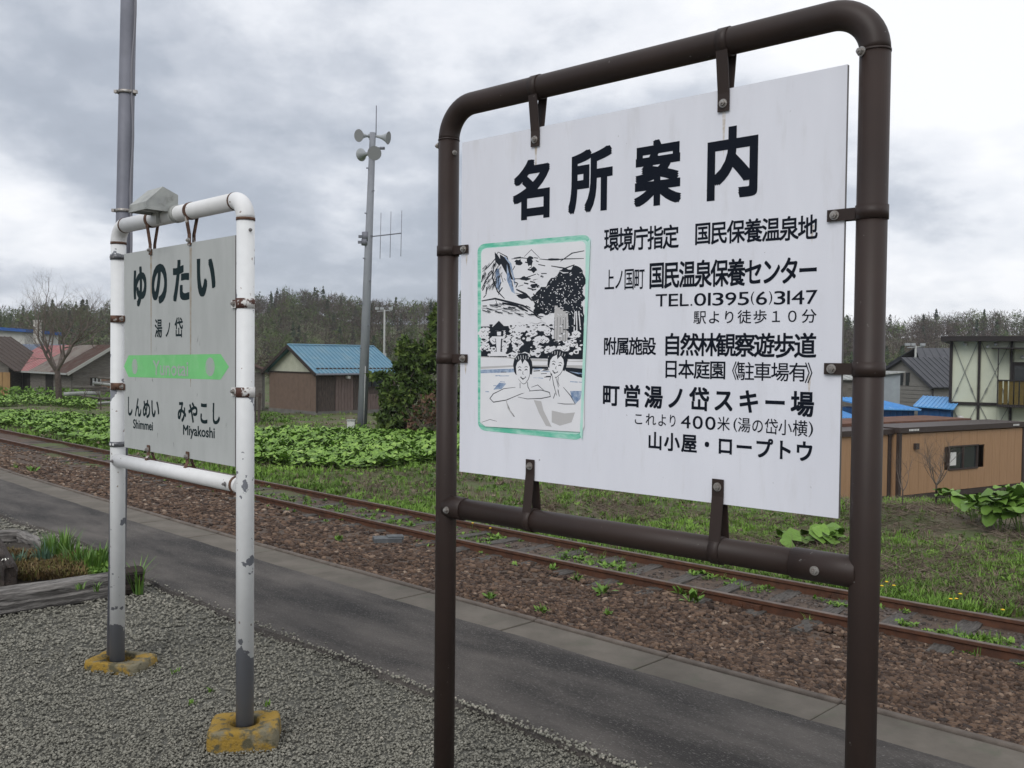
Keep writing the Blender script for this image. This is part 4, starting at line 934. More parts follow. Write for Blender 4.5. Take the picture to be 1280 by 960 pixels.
def wchars(name, items, cf, bold, mat=None, y=-.0066):
    mb = MB()
    for ch, x0, x1, y0, y1 in items:
        xm, ym = (x0+x1)/2, (y0+y1)/2; u0, _ = WS.uv(*cf(x0, ym)); u1, _ = WS.uv(*cf(x1, ym)); _, za = WS.uv(*cf(xm, y0)); _, zb = WS.uv(*cf(xm, y1))
        put(mb, ch, None, u0+bold*.15, u1-bold*.15, zb+bold*.1, za-bold*.1, y, bold, bbox=True)
    return mb.build(name, mat or m_ink2, wb)
wchars('lettering', [('ゆ', 178, 255, 500, 730), ('の', 287, 378, 485, 712), ('た', 415, 512, 458, 698), ('い', 558, 668, 448, 668)], w1, .036)
wchars('lettering', [('湯', 305, 350, 810, 922), ('ノ', 370, 398, 830, 918), ('岱', 424, 474, 800, 920)], w1, .016)
wchars('lettering', [('し', 144, 172, 365, 478), ('ん', 186, 225, 372, 484), ('め', 233, 278, 382, 492), ('い', 284, 332, 388, 488)], w2, .022)
wchars('lettering', [('み', 442, 494, 395, 515), ('や', 506, 562, 398, 520), ('こ', 578, 622, 405, 525), ('し', 652, 697, 403, 530)], w2, .026)
def wword(word, xl, xr, yl0, yl1, yr0, yr1, bold, mat, cf=w2, y=-.0066):
    c = bpy.data.curves.new('word', 'FONT'); c.body = word; c.size = 1; c.resolution_u = 4; o = bpy.data.objects.new('word', c); COL.objects.link(o)
    ev = o.evaluated_get(bpy.context.evaluated_depsgraph_get()); me = ev.to_mesh(); v = [(q.co.x, q.co.y) for q in me.vertices]; f = [tuple(p.vertices) for p in me.polygons]; ev.to_mesh_clear(); bpy.data.objects.remove(o)
    u0, a0 = WS.uv(*cf(xl, yl0)); _, b0 = WS.uv(*cf(xl, yl1)); u1, a1 = WS.uv(*cf(xr, yr0)); _, b1 = WS.uv(*cf(xr, yr1)); X0, X1 = min(p[0] for p in v), max(p[0] for p in v); Y1 = .72
    mb = MB()
    for j in range(8 if bold else 1):
        dx, dz = (math.cos(j*math.pi/4)*bold, math.sin(j*math.pi/4)*bold) if bold else (0, 0)
        vs = []
        for p in v:
            t_ = (p[0]+dx-X0)/(X1-X0); top_ = a0+(a1-a0)*t_; bot_ = b0+(b1-b0)*t_; vs.append((u0+(u1-u0)*t_, y-.00003*j, bot_+(p[1]+dz)/Y1*(top_-bot_)))
        mb.add(vs, f)
    return mb.build('lettering', mat, wb)
wword('Shimmei', 176, 293, 497, 552, 512, 566, .022, m_ink2); wword('Miyakoshi', 476, 664, 530, 590, 548, 612, .022, m_ink2)
m_green = M('green_band', (.19, .58, .21), (.17, .52, .19), scale=4, rough=.5, c3=(.27, .57, .28), s3=9, lo3=.5, hi3=.8); m_gg = M('worn_grey_print', (.37, .40, .38), (.26, .50, .27), scale=22, rough=.6, lo=.5, hi=.72)
def wp(pts, y): return [(lambda q: (q[0], y, q[1]))(WS.uv(*w2(*p))) for p in pts]
mb = MB(); mb.poly(wp([(120, 182), (148, 116), (700, 108), (750, 185), (700, 262), (148, 246)], -.0064), 0)
for cx, cy, rx, ry in ((185, 183, 17, 46), (637, 185, 28, 57)): mb.poly(wp([(cx+rx*math.cos(k*.3927), cy+ry*math.sin(k*.3927)) for k in range(16)], -.0067), 1)
mb.build('arrow_band', [m_green, m_gg], wb)
wword('Yunotai', 295, 505, 143, 232, 148, 240, .012, m_gg, y=-.0068)
# lamp hood
m_hood = M('weathered_zinc', (.30, .31, .30), (.40, .41, .39), scale=12, detail=6, rough=.65, c3=(.18, .18, .165), s3=14, lo3=.56, hi3=.72, metal=.1)
hx0, hx1, hz = .452, .632, 2.322
sec = [(-.142, .0), (-.142, .030), (-.062, .108), (.012, .078), (.012, .0)]
mb = MB(); A0 = [(hx0+(.02 if i == 2 else 0), y_, hz+z_) for i, (y_, z_) in enumerate(sec)]; A1 = [(hx1, y_, hz+z_) for y_, z_ in sec]
mb.add(A0+A1, [(0, 1, 2, 3, 4)[::-1], (5, 6, 7, 8, 9), (0, 5, 6, 1)[::-1], (1, 6, 7, 2)[::-1], (2, 7, 8, 3)[::-1], (3, 8, 9, 4)[::-1]])
inner = [(q[0]+(.006 if i < 5 else -.006), q[1]*.95-.003, q[2]-.006) for i, q in enumerate(A0+A1)]
mb.add(inner, [(0, 1, 2, 3, 4), (5, 6, 7, 8, 9)[::-1], (0, 5, 6, 1), (1, 6, 7, 2), (2, 7, 8, 3), (3, 8, 9, 4)])
for a_, b_ in ((A0[0], A1[0]), (A1[0], A1[4]), (A0[0], A0[4]), (A0[4], A1[4])): mb.bar(a_, b_, .007, .010)
hood = mb.build('lamp_hood', m_hood, st)
mb = MB(); mb.tube([(hx0+.03, -.075, hz+.03), (hx1-.03, -.075, hz+.03)], .016, 10); mb.build('tube_lamp', m_wtube, hood)
mb = MB(); mb.box(((hx0+hx1)/2, -.06, hz+.004), (.04, .13, .010)); mb.bar(((hx0+hx1)/2, -.045, hz+.002), ((hx0+hx1)/2-.02, -.035, hz-.05), .015, .015); mb.build('lamp_arm', m_hood, hood)
mb = MB(); strap_ring(mb, (.655, 0, zt), (1, 0, 0), PR+.001, .03); mb.build('lamp_clamp', m_hood, st)

# concrete footings
m_foot = M('yellow_worn_concrete', (.30, .19, .035), (.185, .165, .11), scale=9, detail=9, bump=1, bscale=55, bdist=.010, lo=.50, hi=.60, c3=(.095, .085, .05), s3=24, lo3=.50, hi3=.60)
m_hole = M('dark_hole', (.02, .018, .015))
def footing(c, rz, sx_, sy_, h, hr, label, holes):
    t = thing('concrete_footing', label, 'footing', c, rz, 'footings of the station name sign'); n_ = 14; mb = MB(); rr = random.Random(int(h*1000))
    # grid top with rounded lumpy edge and an open hole
    def prof_(an, k):
        ca, sa = math.cos(an), math.sin(an); m_ = max(abs(ca)/(sx_/2), abs(sa)/(sy_/2)); p_ = (abs(ca/(sx_/2))**9+abs(sa/(sy_/2))**9)**(-1/9)
        r_ = p_*k; return r_*ca, r_*sa
    K = 48; rings = []
    spec = [(1.03, -.05), (1.02, h*.4), (1.0, h*.88), (.97, h*.98), (.88, h)]
    for k_, z_ in spec:
        rings.append([(lambda p: (p[0]*(1+.02*noise.noise(Vector((p[0]*20, p[1]*20, z_*30)))), p[1]*(1+.02*noise.noise(Vector((p[0]*20+5, p[1]*20, z_*30)))), z_+.006*noise.noise(Vector((p[0]*25, p[1]*25, 3)))))(prof_(6.2832*i/K, k_)) for i in range(K)])
    rings.append([(holes[0]+math.cos(6.2832*i/K)*hr*1.05, holes[1]+math.sin(6.2832*i/K)*hr*1.05, h-.002) for i in range(K)])
    rings.append([(holes[0]+math.cos(6.2832*i/K)*hr, holes[1]+math.sin(6.2832*i/K)*hr, h-.05) for i in range(K)])
    vs = [p for r in rings for p in r]
    mb.add(vs, [(j*K+i, j*K+(i+1) % K, (j+1)*K+(i+1) % K, (j+1)*K+i) for j in range(len(rings)-1) for i in range(K)], 0, True)
    mb.poly(rings[-1], 1); mb.build('block', [m_foot, m_hole], t); return t
footing(WS.pr, math.radians(10), .285, .235, .078, .060, 'yellow painted concrete footing under the right post of the station sign', (0, 0))
footing(WS.pl+WS.u*-.02+Vector((0, .03, 0)), math.radians(-14), .31, .22, .040, .070, 'flatter yellow concrete footing holding the left post and the tall grey pole', (0, 0))

# tall grey pole behind the left post
pb = D(143.8, 800, 4.94); pb.z = 0.0; pt_ = D(162, -60, 4.95+.03)
pole = thing('grey_pole', 'tall plain grey steel pole standing behind the station name sign', 'pole', pb)
tv = pt_-pb; mb = MB(); mb.tube([(0, 0, .0), tv*.5, tv], [.0435, .042, .040], 28); mb.build('shaft', m_steel, pole)
m_cable = M('grey_conduit', (.20, .20, .225), rough=.6)
mb = MB(); pts = []
for i in range(34):
    z_ = 2.05+i*.055; f = z_/tv.z; c = tv*f; pts.append(c+Vector((.043+.006*math.sin(i*.55)+.004*math.sin(i*.23), -.022, 0)))
mb.tube(pts, .0065, 8); mb.build('cable', m_cable, pole)
for z_ in (2.42, 3.06):
    mb = MB(); c = tv*(z_/tv.z); mb.tube([c-Vector((0, 0, .008)), c+Vector((0, 0, .008))], .0475, 24); mb.box(c+Vector((.055, -.02, 0)), (.02, .02, .016)); mb.box(c+Vector((-.05, -.02, 0)), (.015, .02, .016)); mb.build('clamp', m_bolt, pole)

# ------------------------------------------------------------------ timber edged flower bed
m_old = M('weathered_timber', (.24, .225, .21), (.10, .093, .087), scale=5, detail=8, stretch=(1.2, 9, 9), bump=1, bscale=10, bdist=.02, lo=.40, hi=.60, c3=(.03, .027, .025), s3=3.2, lo3=.56, hi3=.64)
m_dark = M('tarred_timber', (.025, .02, .018), (.055, .042, .035), scale=6, detail=8, stretch=(1, 7, 7), bump=1, bscale=14, bdist=.015)
def timber(p0, p1, wd, h, label, mat, seed, lift=0):
    p0, p1 = Vector(p0), Vector(p1); d = p1-p0; ln = d.length; t = thing('timber_beam', label, 'timber', (p0.x, p0.y, 0), math.atan2(d.y, d.x)); rr = Vector((seed*3.1, 0, 0))
    nL, nP = max(30, int(ln*40)), 36; vs = []
    for i in range(nL+1):
        x_ = ln*i/nL
        for k in range(nP):
            an = 6.2832*k/nP; ca, sa = math.cos(an), math.sin(an); r_ = (abs(ca)**6+abs(sa)**6)**(-1/6)
            g = noise.fractal(rr+Vector((x_*1.2, ca*3.2*1.6, sa*3.2)), 1, 2, 5); cr_ = max(0, .10-abs(noise.noise(rr+Vector((x_*1.0, ca*5, sa*5+9)))))*1.3
            k_ = 1+.12*g-cr_; e_ = 1 if 0 < i < nL else .8
            vs.append((x_+(.02*g if i in (0, nL) else 0), ca*r_*wd/2*k_*e_, lift+h/2+sa*r_*h/2*k_*e_))
    mb = MB(); mb.add(vs, [(i*nP+k, i*nP+(k+1) % nP, (i+1)*nP+(k+1) % nP, (i+1)*nP+k) for i in range(nL) for k in range(nP)], 0, False)
    mb.f += [tuple(range(nP))[::-1], tuple(range(nL*nP, nL*nP+nP))]; mb.m += [0, 0]; mb.s += [False]*2
    mb.build('beam', mat, t); return t
ta, tb_ = G(-75, 781, .0), G(150, 744, .0); dn = Vector((0, .07, 0))
timber(ta+dn, tb_+dn, .16, .15, 'long split weathered timber edging the flower bed behind the left post', m_old, 1)
tc_ = G(171, 741, 0)
timber(G(148, 745, 0)+Vector((-.05, .05, 0)), tc_+Vector((0, .07, 0)), .17, .17, 'short dark tarred timber end just right of the left white post', m_dark, 2)
timber(G(-50, 681, .0), G(26, 678, .0), .10, .11, 'thin grey timber at the far edge of the flower bed', m_old, 3)
timber(G(24, 677, .0), G(57, 694, .0), .09, .10, 'short reddish grey timber closing the far corner of the flower bed', m_old, 4)
timber(G(-14, 690, .0)+Vector((0, 0, 0)), G(13, 742, 0), .10, .20, 'charred dark timber leaning into the flower bed at the left edge', m_dark, 5, .0)
m_soil = M('bed_soil', (.035, .028, .022), (.06, .048, .035), scale=14, detail=8, bump=1, bscale=40, bdist=.03)
g4 = [G(-90, 770, 0), G(165, 742, 0), G(150, 690, 0), G(60, 692, 0), G(28, 679, 0), G(-90, 684, 0)]
cc = sum(g4, Vector())/6; mb = MB(); rings = []
for k in range(6):
    t_ = 1-k/6
    ring = []
    for i in range(36):
        f = i/6; j = int(f); q = g4[j % 6].lerp(g4[(j+1) % 6], f-j); p = cc+(q-cc)*t_; ring.append((p.x, p.y, .0+.10*(1-t_)**.5*.9+(.02*noise.noise(p*5) if k else -.015)))
    rings.append(ring)
vs = [p for r in rings for p in r]+[(cc.x, cc.y, .1)]
mb.add(vs, [(j*36+i, j*36+(i+1) % 36, (j+1)*36+(i+1) % 36, (j+1)*36+i) for j in range(5) for i in range(36)]+[(180+i, 180+(i+1) % 36, 216) for i in range(36)], 0, True)
tag(mb.build('flower_bed_soil', m_soil), kind='structure')
# bed plants
m_bl = M('bulb_leaf', (0, 0, 0), ramp=[(0, (.05, .10, .03)), (.5, (.085, .18, .03)), (1, (.17, .27, .05))], rough=.5, spec=.4)
m_blg = M('blue_green_leaf', (0, 0, 0), ramp=[(0, (.05, .10, .07)), (1, (.10, .18, .12))], rough=.5)
m_moss = M('dry_moss', (0, 0, 0), ramp=[(0, (.07, .045, .02)), (.5, (.15, .10, .045)), (.8, (.12, .12, .03)), (1, (.22, .17, .09))], rough=.95)
def clump(p, nb, h, wd, spread, label, mat, curl=.3, name='leaf_clump', group=None, cat='plant'):
    t = thing(name, label, cat, p, 0, group); v, tt = blade_tuft(nb, h, wd, spread, curl); np_mesh('leaves', v, tt, mat, RNG.uniform(.1, 1, len(v)), parent=t); return t
bedz = .09
for (u, v, nb, h, s, lab, mt) in [(66, 716, 46, .25, .10, 'tall clump of bright green daffodil leaves in the middle of the bed', m_bl),
        (80, 712, 46, .26, .12, 'densest clump of upright green leaves in the flower bed', m_bl), (56, 722, 26, .20, .08, 'blue green leaf clump at the left of the bright leaves', m_blg),
        (97, 722, 40, .20, .12, 'leafy green clump right of the tall daffodil leaves', m_bl), (112, 727, 34, .17, .12, 'low green clump between the daffodils and the white post', m_bl),
        (126, 722, 36, .19, .10, 'green clump just left of the left white post', m_bl), (22, 724, 16, .14, .09, 'sparse blue green leaves near the left edge of the bed', m_blg)]:
    clump(G(u, v-15, bedz-.02), int(nb*1.5), h*.95, .013, s, lab, mt)
clump(G(173, 742, .0), 26, .26, .012, .05, 'bright green leaves against the dark timber right of the left post', m_bl, .45)
for (u, v, lab) in ((101, 737, 'small green sprout on top of the split timber'), (121, 739, 'second sprout on the timber, nearer the post')):
    clump(G(u, v, .12), 10, .07, .012, .03, lab, m_bl, .5)
n = 2600; V0 = np.array([[*G(RNG.uniform(-40, 105), RNG.uniform(697, 727), .06).xy, 0] for _ in range(n)]); V0[:, 2] = .06+RNG.uniform(0, .05, n)
V, T, C = scatter([blade_tuft(5, .05, .006, .04, .9) for _ in range(4)], V0, np.ones((n, 3))*RNG.uniform(.6, 1.3, (n, 1)), rotm(RNG.uniform(0, 6.3, n)), RNG.uniform(0, 1, n))
tag(np_mesh('dry_moss', V, T, m_moss, C), 'brown dry moss and dead leaves covering the front of the flower bed', 'moss', kind='stuff')
n = 500; V0 = np.array([[*G(RNG.uniform(55, 150), RNG.uniform(694, 720), .07).xy, .07] for _ in range(n)])
V, T, C = scatter([weed(8, .05) for _ in range(4)], V0, np.ones((n, 3))*RNG.uniform(.6, 1.6, (n, 1)), rotm(RNG.uniform(0, 6.3, n)), RNG.uniform(0, 1, n))
tag(np_mesh('bed_weeds', V, T, m_weed, C), 'low green ground cover among the bulb leaves in the flower bed', 'ground cover', kind='stuff')
fl = thing('white_flower', 'single drooping white flower at the left end of the flower bed', 'flower', G(7, 716, .1)); mb = MB()
for k in range(6): an = k*1.047; mb.poly([(0, 0, .09), (math.cos(an-.3)*.02, math.sin(an-.3)*.02, .10), (math.cos(an)*.035, math.sin(an)*.035, .085), (math.cos(an+.3)*.02, math.sin(an+.3)*.02, .10)])
mb.build('petals', M('petal_white', (.75, .75, .68)), fl); mb = MB(); mb.tube([(0, 0, 0), (.01, 0, .09)], .003, 5); mb.build('stalk', m_bl and M('stalk_green', (.08, .14, .04)), fl)
for i, (u, v) in enumerate(((218, 841), (240, 880), (337, 881), (243, 738), (263, 864))):
    clump(G(u, v, 0), 9, .03, .008, .03, ['tiny green sprout in the gravel midway between the two footings', 'tiny sprout in the gravel left of the right footing', 'tiny sprout in the gravel just right of the right footing', 'tiny sprout at the gravel edge near the asphalt, right of the left post', 'small sprout in the gravel close above left of the right footing'][i], m_weed, .6, 'sprout', 'sprouts in the gravel')

# ------------------------------------------------------------------ loudspeaker pole
m_concp = M('pole_concrete', (.26, .275, .30), (.21, .22, .245), scale=3, rough=.75, stretch=(1, 1, .3), bump=.1)
m_horn = M('horn_grey', (.38, .40, .41), (.30, .32, .33), scale=3, rough=.5)
m_hornin = M('horn_inside', (.25, .255, .26), rough=.6)
hb = gp(452, 540); hd = hb.y
lp = thing('loudspeaker_pole', 'tall grey pole carrying four horn loudspeakers in the field', 'pole', hb)
topv = D(466, 166, hd)-hb
mb = MB(); mb.tube([(0, 0, -.3), topv*.5, topv], [.19, .155, .115], 20); mb.build('mast', m_concp, lp)
def L_(u, v, dd=0): return D(u, v, hd+dd)-hb
mb = MB(); mb.tube([L_(470, 170), L_(470.5, 132)], .018, 6); mb.build('rod_antenna', m_steel, lp)
for nm, neck, bell, r_ in (('a', (460, 170, 0), (448.5, 169.5, -.4), .26), ('b', (472, 170.5, 0), (485.5, 172.5, -.1), .27), ('c', (462, 192, 0), (451.5, 193.5, .35), .27), ('d', (464, 191.5, -.1), (468, 191.5, -.75), .29)):
    a_, b_ = L_(*neck), L_(*bell); d_ = (b_-a_); ln = max(d_.length, .1); d_.normalize()
    hs = thing('x', None, None) if False else None
    mb = MB(); fr = [0, .3, .55, .75, .9, 1.0]; rs = [.05, .065, .10, .16, .22, .28]
    s_ = r_/.31; ln = max(ln, .56)
    mb.tube([b_-d_*ln*(1-f) for f in fr], [q*s_ for q in rs], 20, 0, cap=False); mb.tube([b_+d_*.001, b_-d_*ln*.10, b_-d_*ln*.25, b_-d_*ln*.45], [.275*s_, .21*s_, .15*s_, .09*s_], 20, 1, cap=True)
    c_ = b_-d_*ln; mb.tube([c_-d_*.16, c_], .085, 12, 0); o = mb.build('loudspeaker_horn', [m_horn, m_hornin], lp)
    m2 = MB(); m2.bar(c_, L_(466.2, neck[1]-1), .04, .04); m2.bar(c_+Vector((0, 0, -.12)), L_(466.2, neck[1]+3), .03, .03); m2.build('horn_bracket', m_steel, o)
mb = MB(); p_ = L_(478, 185.3); mb.tube([p_-Vector((.09, 0, 0)), p_+Vector((.09, 0, 0))], .055, 10); mb.bar(L_(466, 184), p_, .04, .04); mb.build('small_lamp', m_steel, lp)
mb = MB(); b0, b1 = L_(453, 297), L_(502, 291.5); mb.bar(b0, b1, .038, .038)
for u, v in ((475.5, 294.5), (488, 293), (501.5, 291.5)): mb.tube([L_(u+.8, v-28.5), L_(u-.5, v+29)], .011, 6)
mb.build('aerial', m_steel, lp)
mb = MB()
for v in (158+0,): pass
for v, hgt in ((296, .35), (303, .22)): c = L_(457.5 if v < 300 else 456.8, v); mb.tube([c-Vector((0, 0, hgt/2)), c+Vector((0, 0, hgt/2))], .155, 16); mb.box(c+Vector((-.2, -.05, 0)), (.14, .1, .1))
mb.build('pole_band', m_steel, lp)
mb = MB()
for k in range(9): c = topv*(.28+k*.075); mb.box(c+Vector((.13 if k % 2 else -.14, -.12, 0)), (.07, .04, .04))
mb.build('step_bolts', m_steel, lp)
mb = MB(); mb.tube([Vector((.10, -.19, 0)), topv*.22+Vector((.08, -.17, 0))], .02, 6); mb.build('conduit', m_hood, lp)
bxp = gp(439, 541); t = thing('white_box', 'small white meter box at the foot of the loudspeaker pole', 'meter box', bxp)
mb = MB(); mb.box((0, 0, .25), (.28, .2, .42)); mb.build('case', M('off_white', (.62, .63, .60), (.5, .5, .48), scale=6), t); mb = MB(); mb.box((0, -.01, .475), (.32, .24, .03)); mb.build('lid', m_hood, t)

# ------------------------------------------------------------------ buildings
m_bluer = M('blue_roof_metal', (.125, .25, .335), (.11, .225, .31), scale=2, rough=.5, c3=(.18, .27, .32), s3=1.4, lo3=.5, hi3=.8, spec=.4)
m_cream = M('cream_board', (.42, .43, .34), (.36, .37, .29), scale=3)
m_tanb = M('brown_siding', (.155, .108, .082), (.125, .088, .068), scale=4)
m_dkb = M('black_brown_boards', (.045, .036, .032), (.10, .078, .066), scale=5, detail=6, stretch=(6, 6, .7), lo=.4, hi=.6)
m_pk = M('faded_boards', (.17, .125, .112), (.115, .085, .076), scale=4, detail=6, stretch=(4, 4, .8))
m_base = M('plinth_concrete', (.16, .155, .14), (.11, .105, .095), scale=2)
m_dtrim = M('dark_brown_trim', (.035, .026, .022), rough=.6)
m_glass = M('dark_glass', (.025, .03, .032), rough=.12, spec=.6)
m_wgrey = M('grey_old_boards', (.185, .17, .15), (.105, .095, .083), scale=3, detail=8, stretch=(1, 1, 6))
m_pink = M('faded_pink_roof', (.30, .115, .12), (.36, .19, .18), scale=1.5, detail=6, c3=(.22, .19, .17), s3=2, lo3=.55, hi3=.7)
m_rroof = M('patched_roof', (.25, .23, .20), (.17, .125, .11), scale=.8, detail=6, c3=(.22, .21, .19), s3=3, lo3=.5, hi3=.66)
m_redr = M('dark_red_roof', (.105, .055, .045), (.13, .105, .09), scale=1.2, detail=6)
m_ply = M('yellow_plywood', (.33, .21, .09), (.25, .15, .07), scale=2, stretch=(4, 4, .6))
class House:
    """gabled shed; near corner at origin, x along the long wall, y along the gable wall"""
    def __init__(s, name, label, corner, ldir, L, Wd, hw, hr, cat='shed', flip=1):
        s.t = thing(name, label, cat, corner, math.atan2(ldir[1], ldir[0])); s.L, s.W, s.hw, s.hr = L, Wd, hw, hr
    def part(s, name, mat, f): mb = MB(); f(mb); return mb.build(name, mat, s.t)
def boards(mb, x0, x1, z0, z1, y, n_, axis='x', dpt=.025, gap=.012, rr=random.Random(3)):
    for i in range(n_):
        a_ = x0+(x1-x0)*i/n_+gap/2; b_ = x0+(x1-x0)*(i+1)/n_-gap/2; dd = dpt+rr.uniform(0, .01)
        if axis == 'x': mb.box(((a_+b_)/2, y-dd/2, (z0+z1)/2), (b_-a_, dd, z1-z0))
        else: mb.box((y-dd/2, (a_+b_)/2, (z0+z1)/2), (dd, b_-a_, z1-z0))
def roof_plane(name, mat, parent, p00, p10, p11, p01, ribs, ext=.05, rib=(.05, .035), kids=None):
    """sheet roof with standing ribs running p00->p01, as parts"""
    p00, p10, p11, p01 = (Vector(q) for q in (p00, p10, p11, p01)); nrm = (p10-p00).cross(p01-p00).normalized(); nrm = nrm if nrm.z > 0 else -nrm
    mb = MB(); mb.prism([p00, p10, p11, p01], -nrm*ext); o = mb.build(name, mat, parent)
    m2 = MB()
    for i in range(ribs+1):
        f = i/ribs; a_, b_ = p00.lerp(p10, f), p01.lerp(p11, f); m2.bar(a_+nrm*rib[1]*.4, b_+nrm*rib[1]*.4, rib[0], rib[1])
    m2.build('ribs', mat, o); return o

# blue roofed shed
cpos = gp(396, 519); cpos.z = -1.25; sc5 = cpos.y/45.4
hs = House('blue_roofed_shed', 'brown shed with a blue metal roof and cream gable beyond the butterbur patch', cpos, (S2, S2), 4.9*sc5, 4.5*sc5, 2.32, 3.38)
Ls, Ws_ = 4.9*sc5, 4.5*sc5
# the gable stands on x=0, running +y (to the left of the corner)
hs.part('plinth', m_base, lambda mb: mb.box((Ls/2, Ws_/2, -.1), (Ls+.06, Ws_+.06, .5)))
hs.part('core', m_dkb, lambda mb: mb.box((Ls/2, Ws_/2, 1.2), (Ls-.1, Ws_-.1, 2.2)))
gp_ = hs.part('gable_panel', m_tanb, lambda mb: boards(mb, 0, Ws_, .15, 2.02, .04, 8, 'y', .04, .006))
hs.part('trim', m_dtrim, lambda mb: [mb.box((-.02, Ws_/2, 2.06), (.08, Ws_+.1, .05)), mb.box((-.005, -.005, 1.2), (.07, .07, 2.2))])
hs.part('cream_gable', m_cream, lambda mb: mb.prism([(.03, 0, 2.08), (.03, Ws_, 2.08), (.03, Ws_, 2.2), (.03, Ws_*.5, 3.3), (.03, 0, 2.2)], (.06, 0, 0)))
def longw(mb):
    boards(mb, .02, 1.05, .15, 1.98, .03, 9)
hs.part('dark_cladding', m_dkb, longw); hs.part('faded_cladding', m_pk, lambda mb: boards(mb, 1.08, 2.15, .15, 1.98, .02, 6)); hs.part('dark_cladding', m_dkb, lambda mb: boards(mb, 2.17, 2.55, .15, 1.98, .03, 4))
hs.part('faded_cladding', m_pk, lambda mb: [boards(mb, 2.57, Ls, .15, .95, .02, 14), boards(mb, Ls-.5, Ls, .95, 1.98, .02, 3)])
wn = hs.part('window', m_dtrim, lambda mb: [mb.box((3.3, -.03, 1.32), (1.5, .05, .05)), mb.box((3.3, -.03, 1.78), (1.5, .05, .05)), mb.box((2.58, -.03, 1.55), (.05, .05, .5)), mb.box((4.02, -.03, 1.55), (.05, .05, .5)), mb.box((3.3, -.03, 1.55), (.04, .05, .45))])
mb = MB(); mb.box((3.3, .01, 1.55), (1.4, .03, .42)); mb.build('pane', m_glass, wn)
hs.part('cream_frieze', m_cream, lambda mb: mb.box((Ls/2, -.015, 2.1), (Ls, .05, .18)))
lm = hs.part('wall_lamp', M('lamp_white', (.6, .6, .56)), lambda mb: [mb.box((1.75, -.12, 1.83), (.16, .2, .14)), mb.box((1.75, -.05, 1.93), (.1, .1, .06))])
oh = .28; zr, ze = 3.42, 2.2
roof_plane('roof', m_bluer, hs.t, (-oh, -.3, ze-.16), (Ls+.2, -.3, ze-.16), (Ls+.2, Ws_/2, zr), (-oh, Ws_/2, zr), 22, rib=(.04, .05))
roof_plane('roof', m_bluer, hs.t, (-oh, Ws_+.3, ze-.16), (Ls+.2, Ws_+.3, ze-.16), (Ls+.2, Ws_/2, zr), (-oh, Ws_/2, zr), 22, rib=(.04, .05))
hs.part('bargeboard', m_dtrim, lambda mb: [mb.bar((-oh-.03, -.32, ze-.24), (-oh-.03, Ws_/2, zr-.06), .05, .16), mb.bar((-oh-.03, Ws_+.32, ze-.24), (-oh-.03, Ws_/2, zr-.06), .05, .16)])
hs.part('gutter', m_steel, lambda mb: mb.tube([(-oh, -.36, ze-.22), (Ls+.2, -.36, ze-.22)], .05, 8)); hs.part('ridge_cap', m_bluer, lambda mb: mb.tube([(-oh, Ws_/2, zr+.03), (Ls+.2, Ws_/2, zr+.03)], .05, 8))

# old grey shed between the sign and the blue roofed shed
c = D(330, 505, 50); c.z = -1.3
g = House('grey_shed', 'narrow weathered grey shed seen between the station sign and the blue roofed shed', c, (1, .15), 1, 1, 1, 1); g.t.rotation_euler = (0, 0, math.radians(12))
g.part('wall', m_wgrey, lambda mb: [mb.box((-1.4, .6, 1.0), (2.7, 2.4, 2.0))]); g.part('siding', m_wgrey, lambda mb: boards(mb, -2.75, -.05, .0, 2.0, -.6, 14, dpt=.03)); g.part('pale_gable', m_cream, lambda mb: mb.prism([(-2.75, -.63, 2.02), (-.05, -.63, 2.02), (-.05, -.63, 2.12), (-2.75, -.63, 3.2)], (0, .05, 0)))
roof_plane('roof', m_redr, g.t, (.35, -.95, 2.02), (.35, 2.0, 2.02), (-2.9, 2.0, 3.35), (-2.9, -.95, 3.35), 8)
g.part('bargeboard', m_dtrim, lambda mb: mb.bar((.37, -.97, 1.97), (-2.9, -.97, 3.28), .05, .12))
c = gp(322, 530); t = thing('wooden_stakes', 'dark old wooden stakes standing beside the right post of the station sign', 'stakes', c); mb = MB()
for dx, h_, le in ((-.25, 1.25, .05), (-.1, 1.45, -.04), (.03, 1.3, .06), (-.38, 1.0, 0)): mb.bar((dx, 0, -.2), (dx+le, 0, h_), .09, .09)
mb.bar((-.5, -.05, 1.1), (.2, -.05, 1.2), .06, .1); mb.build('stake', m_dkb, t)

# barn at the left
c = D(90, 492, 62); c.z = -1.6
bn = House('old_barn', 'dilapidated grey barn with a patched pink and red roof behind the bare tree', c, (S2, S2), 1, 1, 1, 1, 'barn')
bn.t.rotation_euler = (0, 0, math.radians(45)); LB, WB = 13.6, 5.4       # long wall runs along local +y, gable along local +x
bn.part('wall', m_wgrey, lambda mb: mb.box((WB/2, LB/2, 1.05), (WB-.1, LB-.1, 2.3)))
for i in range(9):
    mb = MB(); z_ = .1+i*.235
    for y0, y1 in ((0, 3.4), (5.0, 8.2), (9.9, LB)): mb.box((-.02, (y0+y1)/2, z_), (.05, y1-y0, .215))
    mb.build('board', m_wgrey, bn.t)
bn.part('opening', m_hole, lambda mb: [mb.box((-.0, 4.2, 1.0), (.06, 1.5, 1.7)), mb.box((0, 9.05, 1.1), (.06, 1.6, 1.8))])
bn.part('gable', m_wgrey, lambda mb: [mb.prism([(0, -.02, -.2), (WB, -.02, -.2), (WB, -.02, 2.2), (WB/2, -.02, 3.75), (0, -.02, 2.2)], (0, -.05, 0))]+[mb.box((WB/2, -.09, .2+k*.3), (WB, .03, .27)) for k in range(7)])
bn.part('gable_opening', m_hole, lambda mb: mb.box((1.6, -.115, 1.3), (.9, .03, .6))); bn.part('panes', m_hood, lambda mb: [mb.box((1.35+k*.25, -.14, 1.3), (.12, .02, .5)) for k in range(3)])
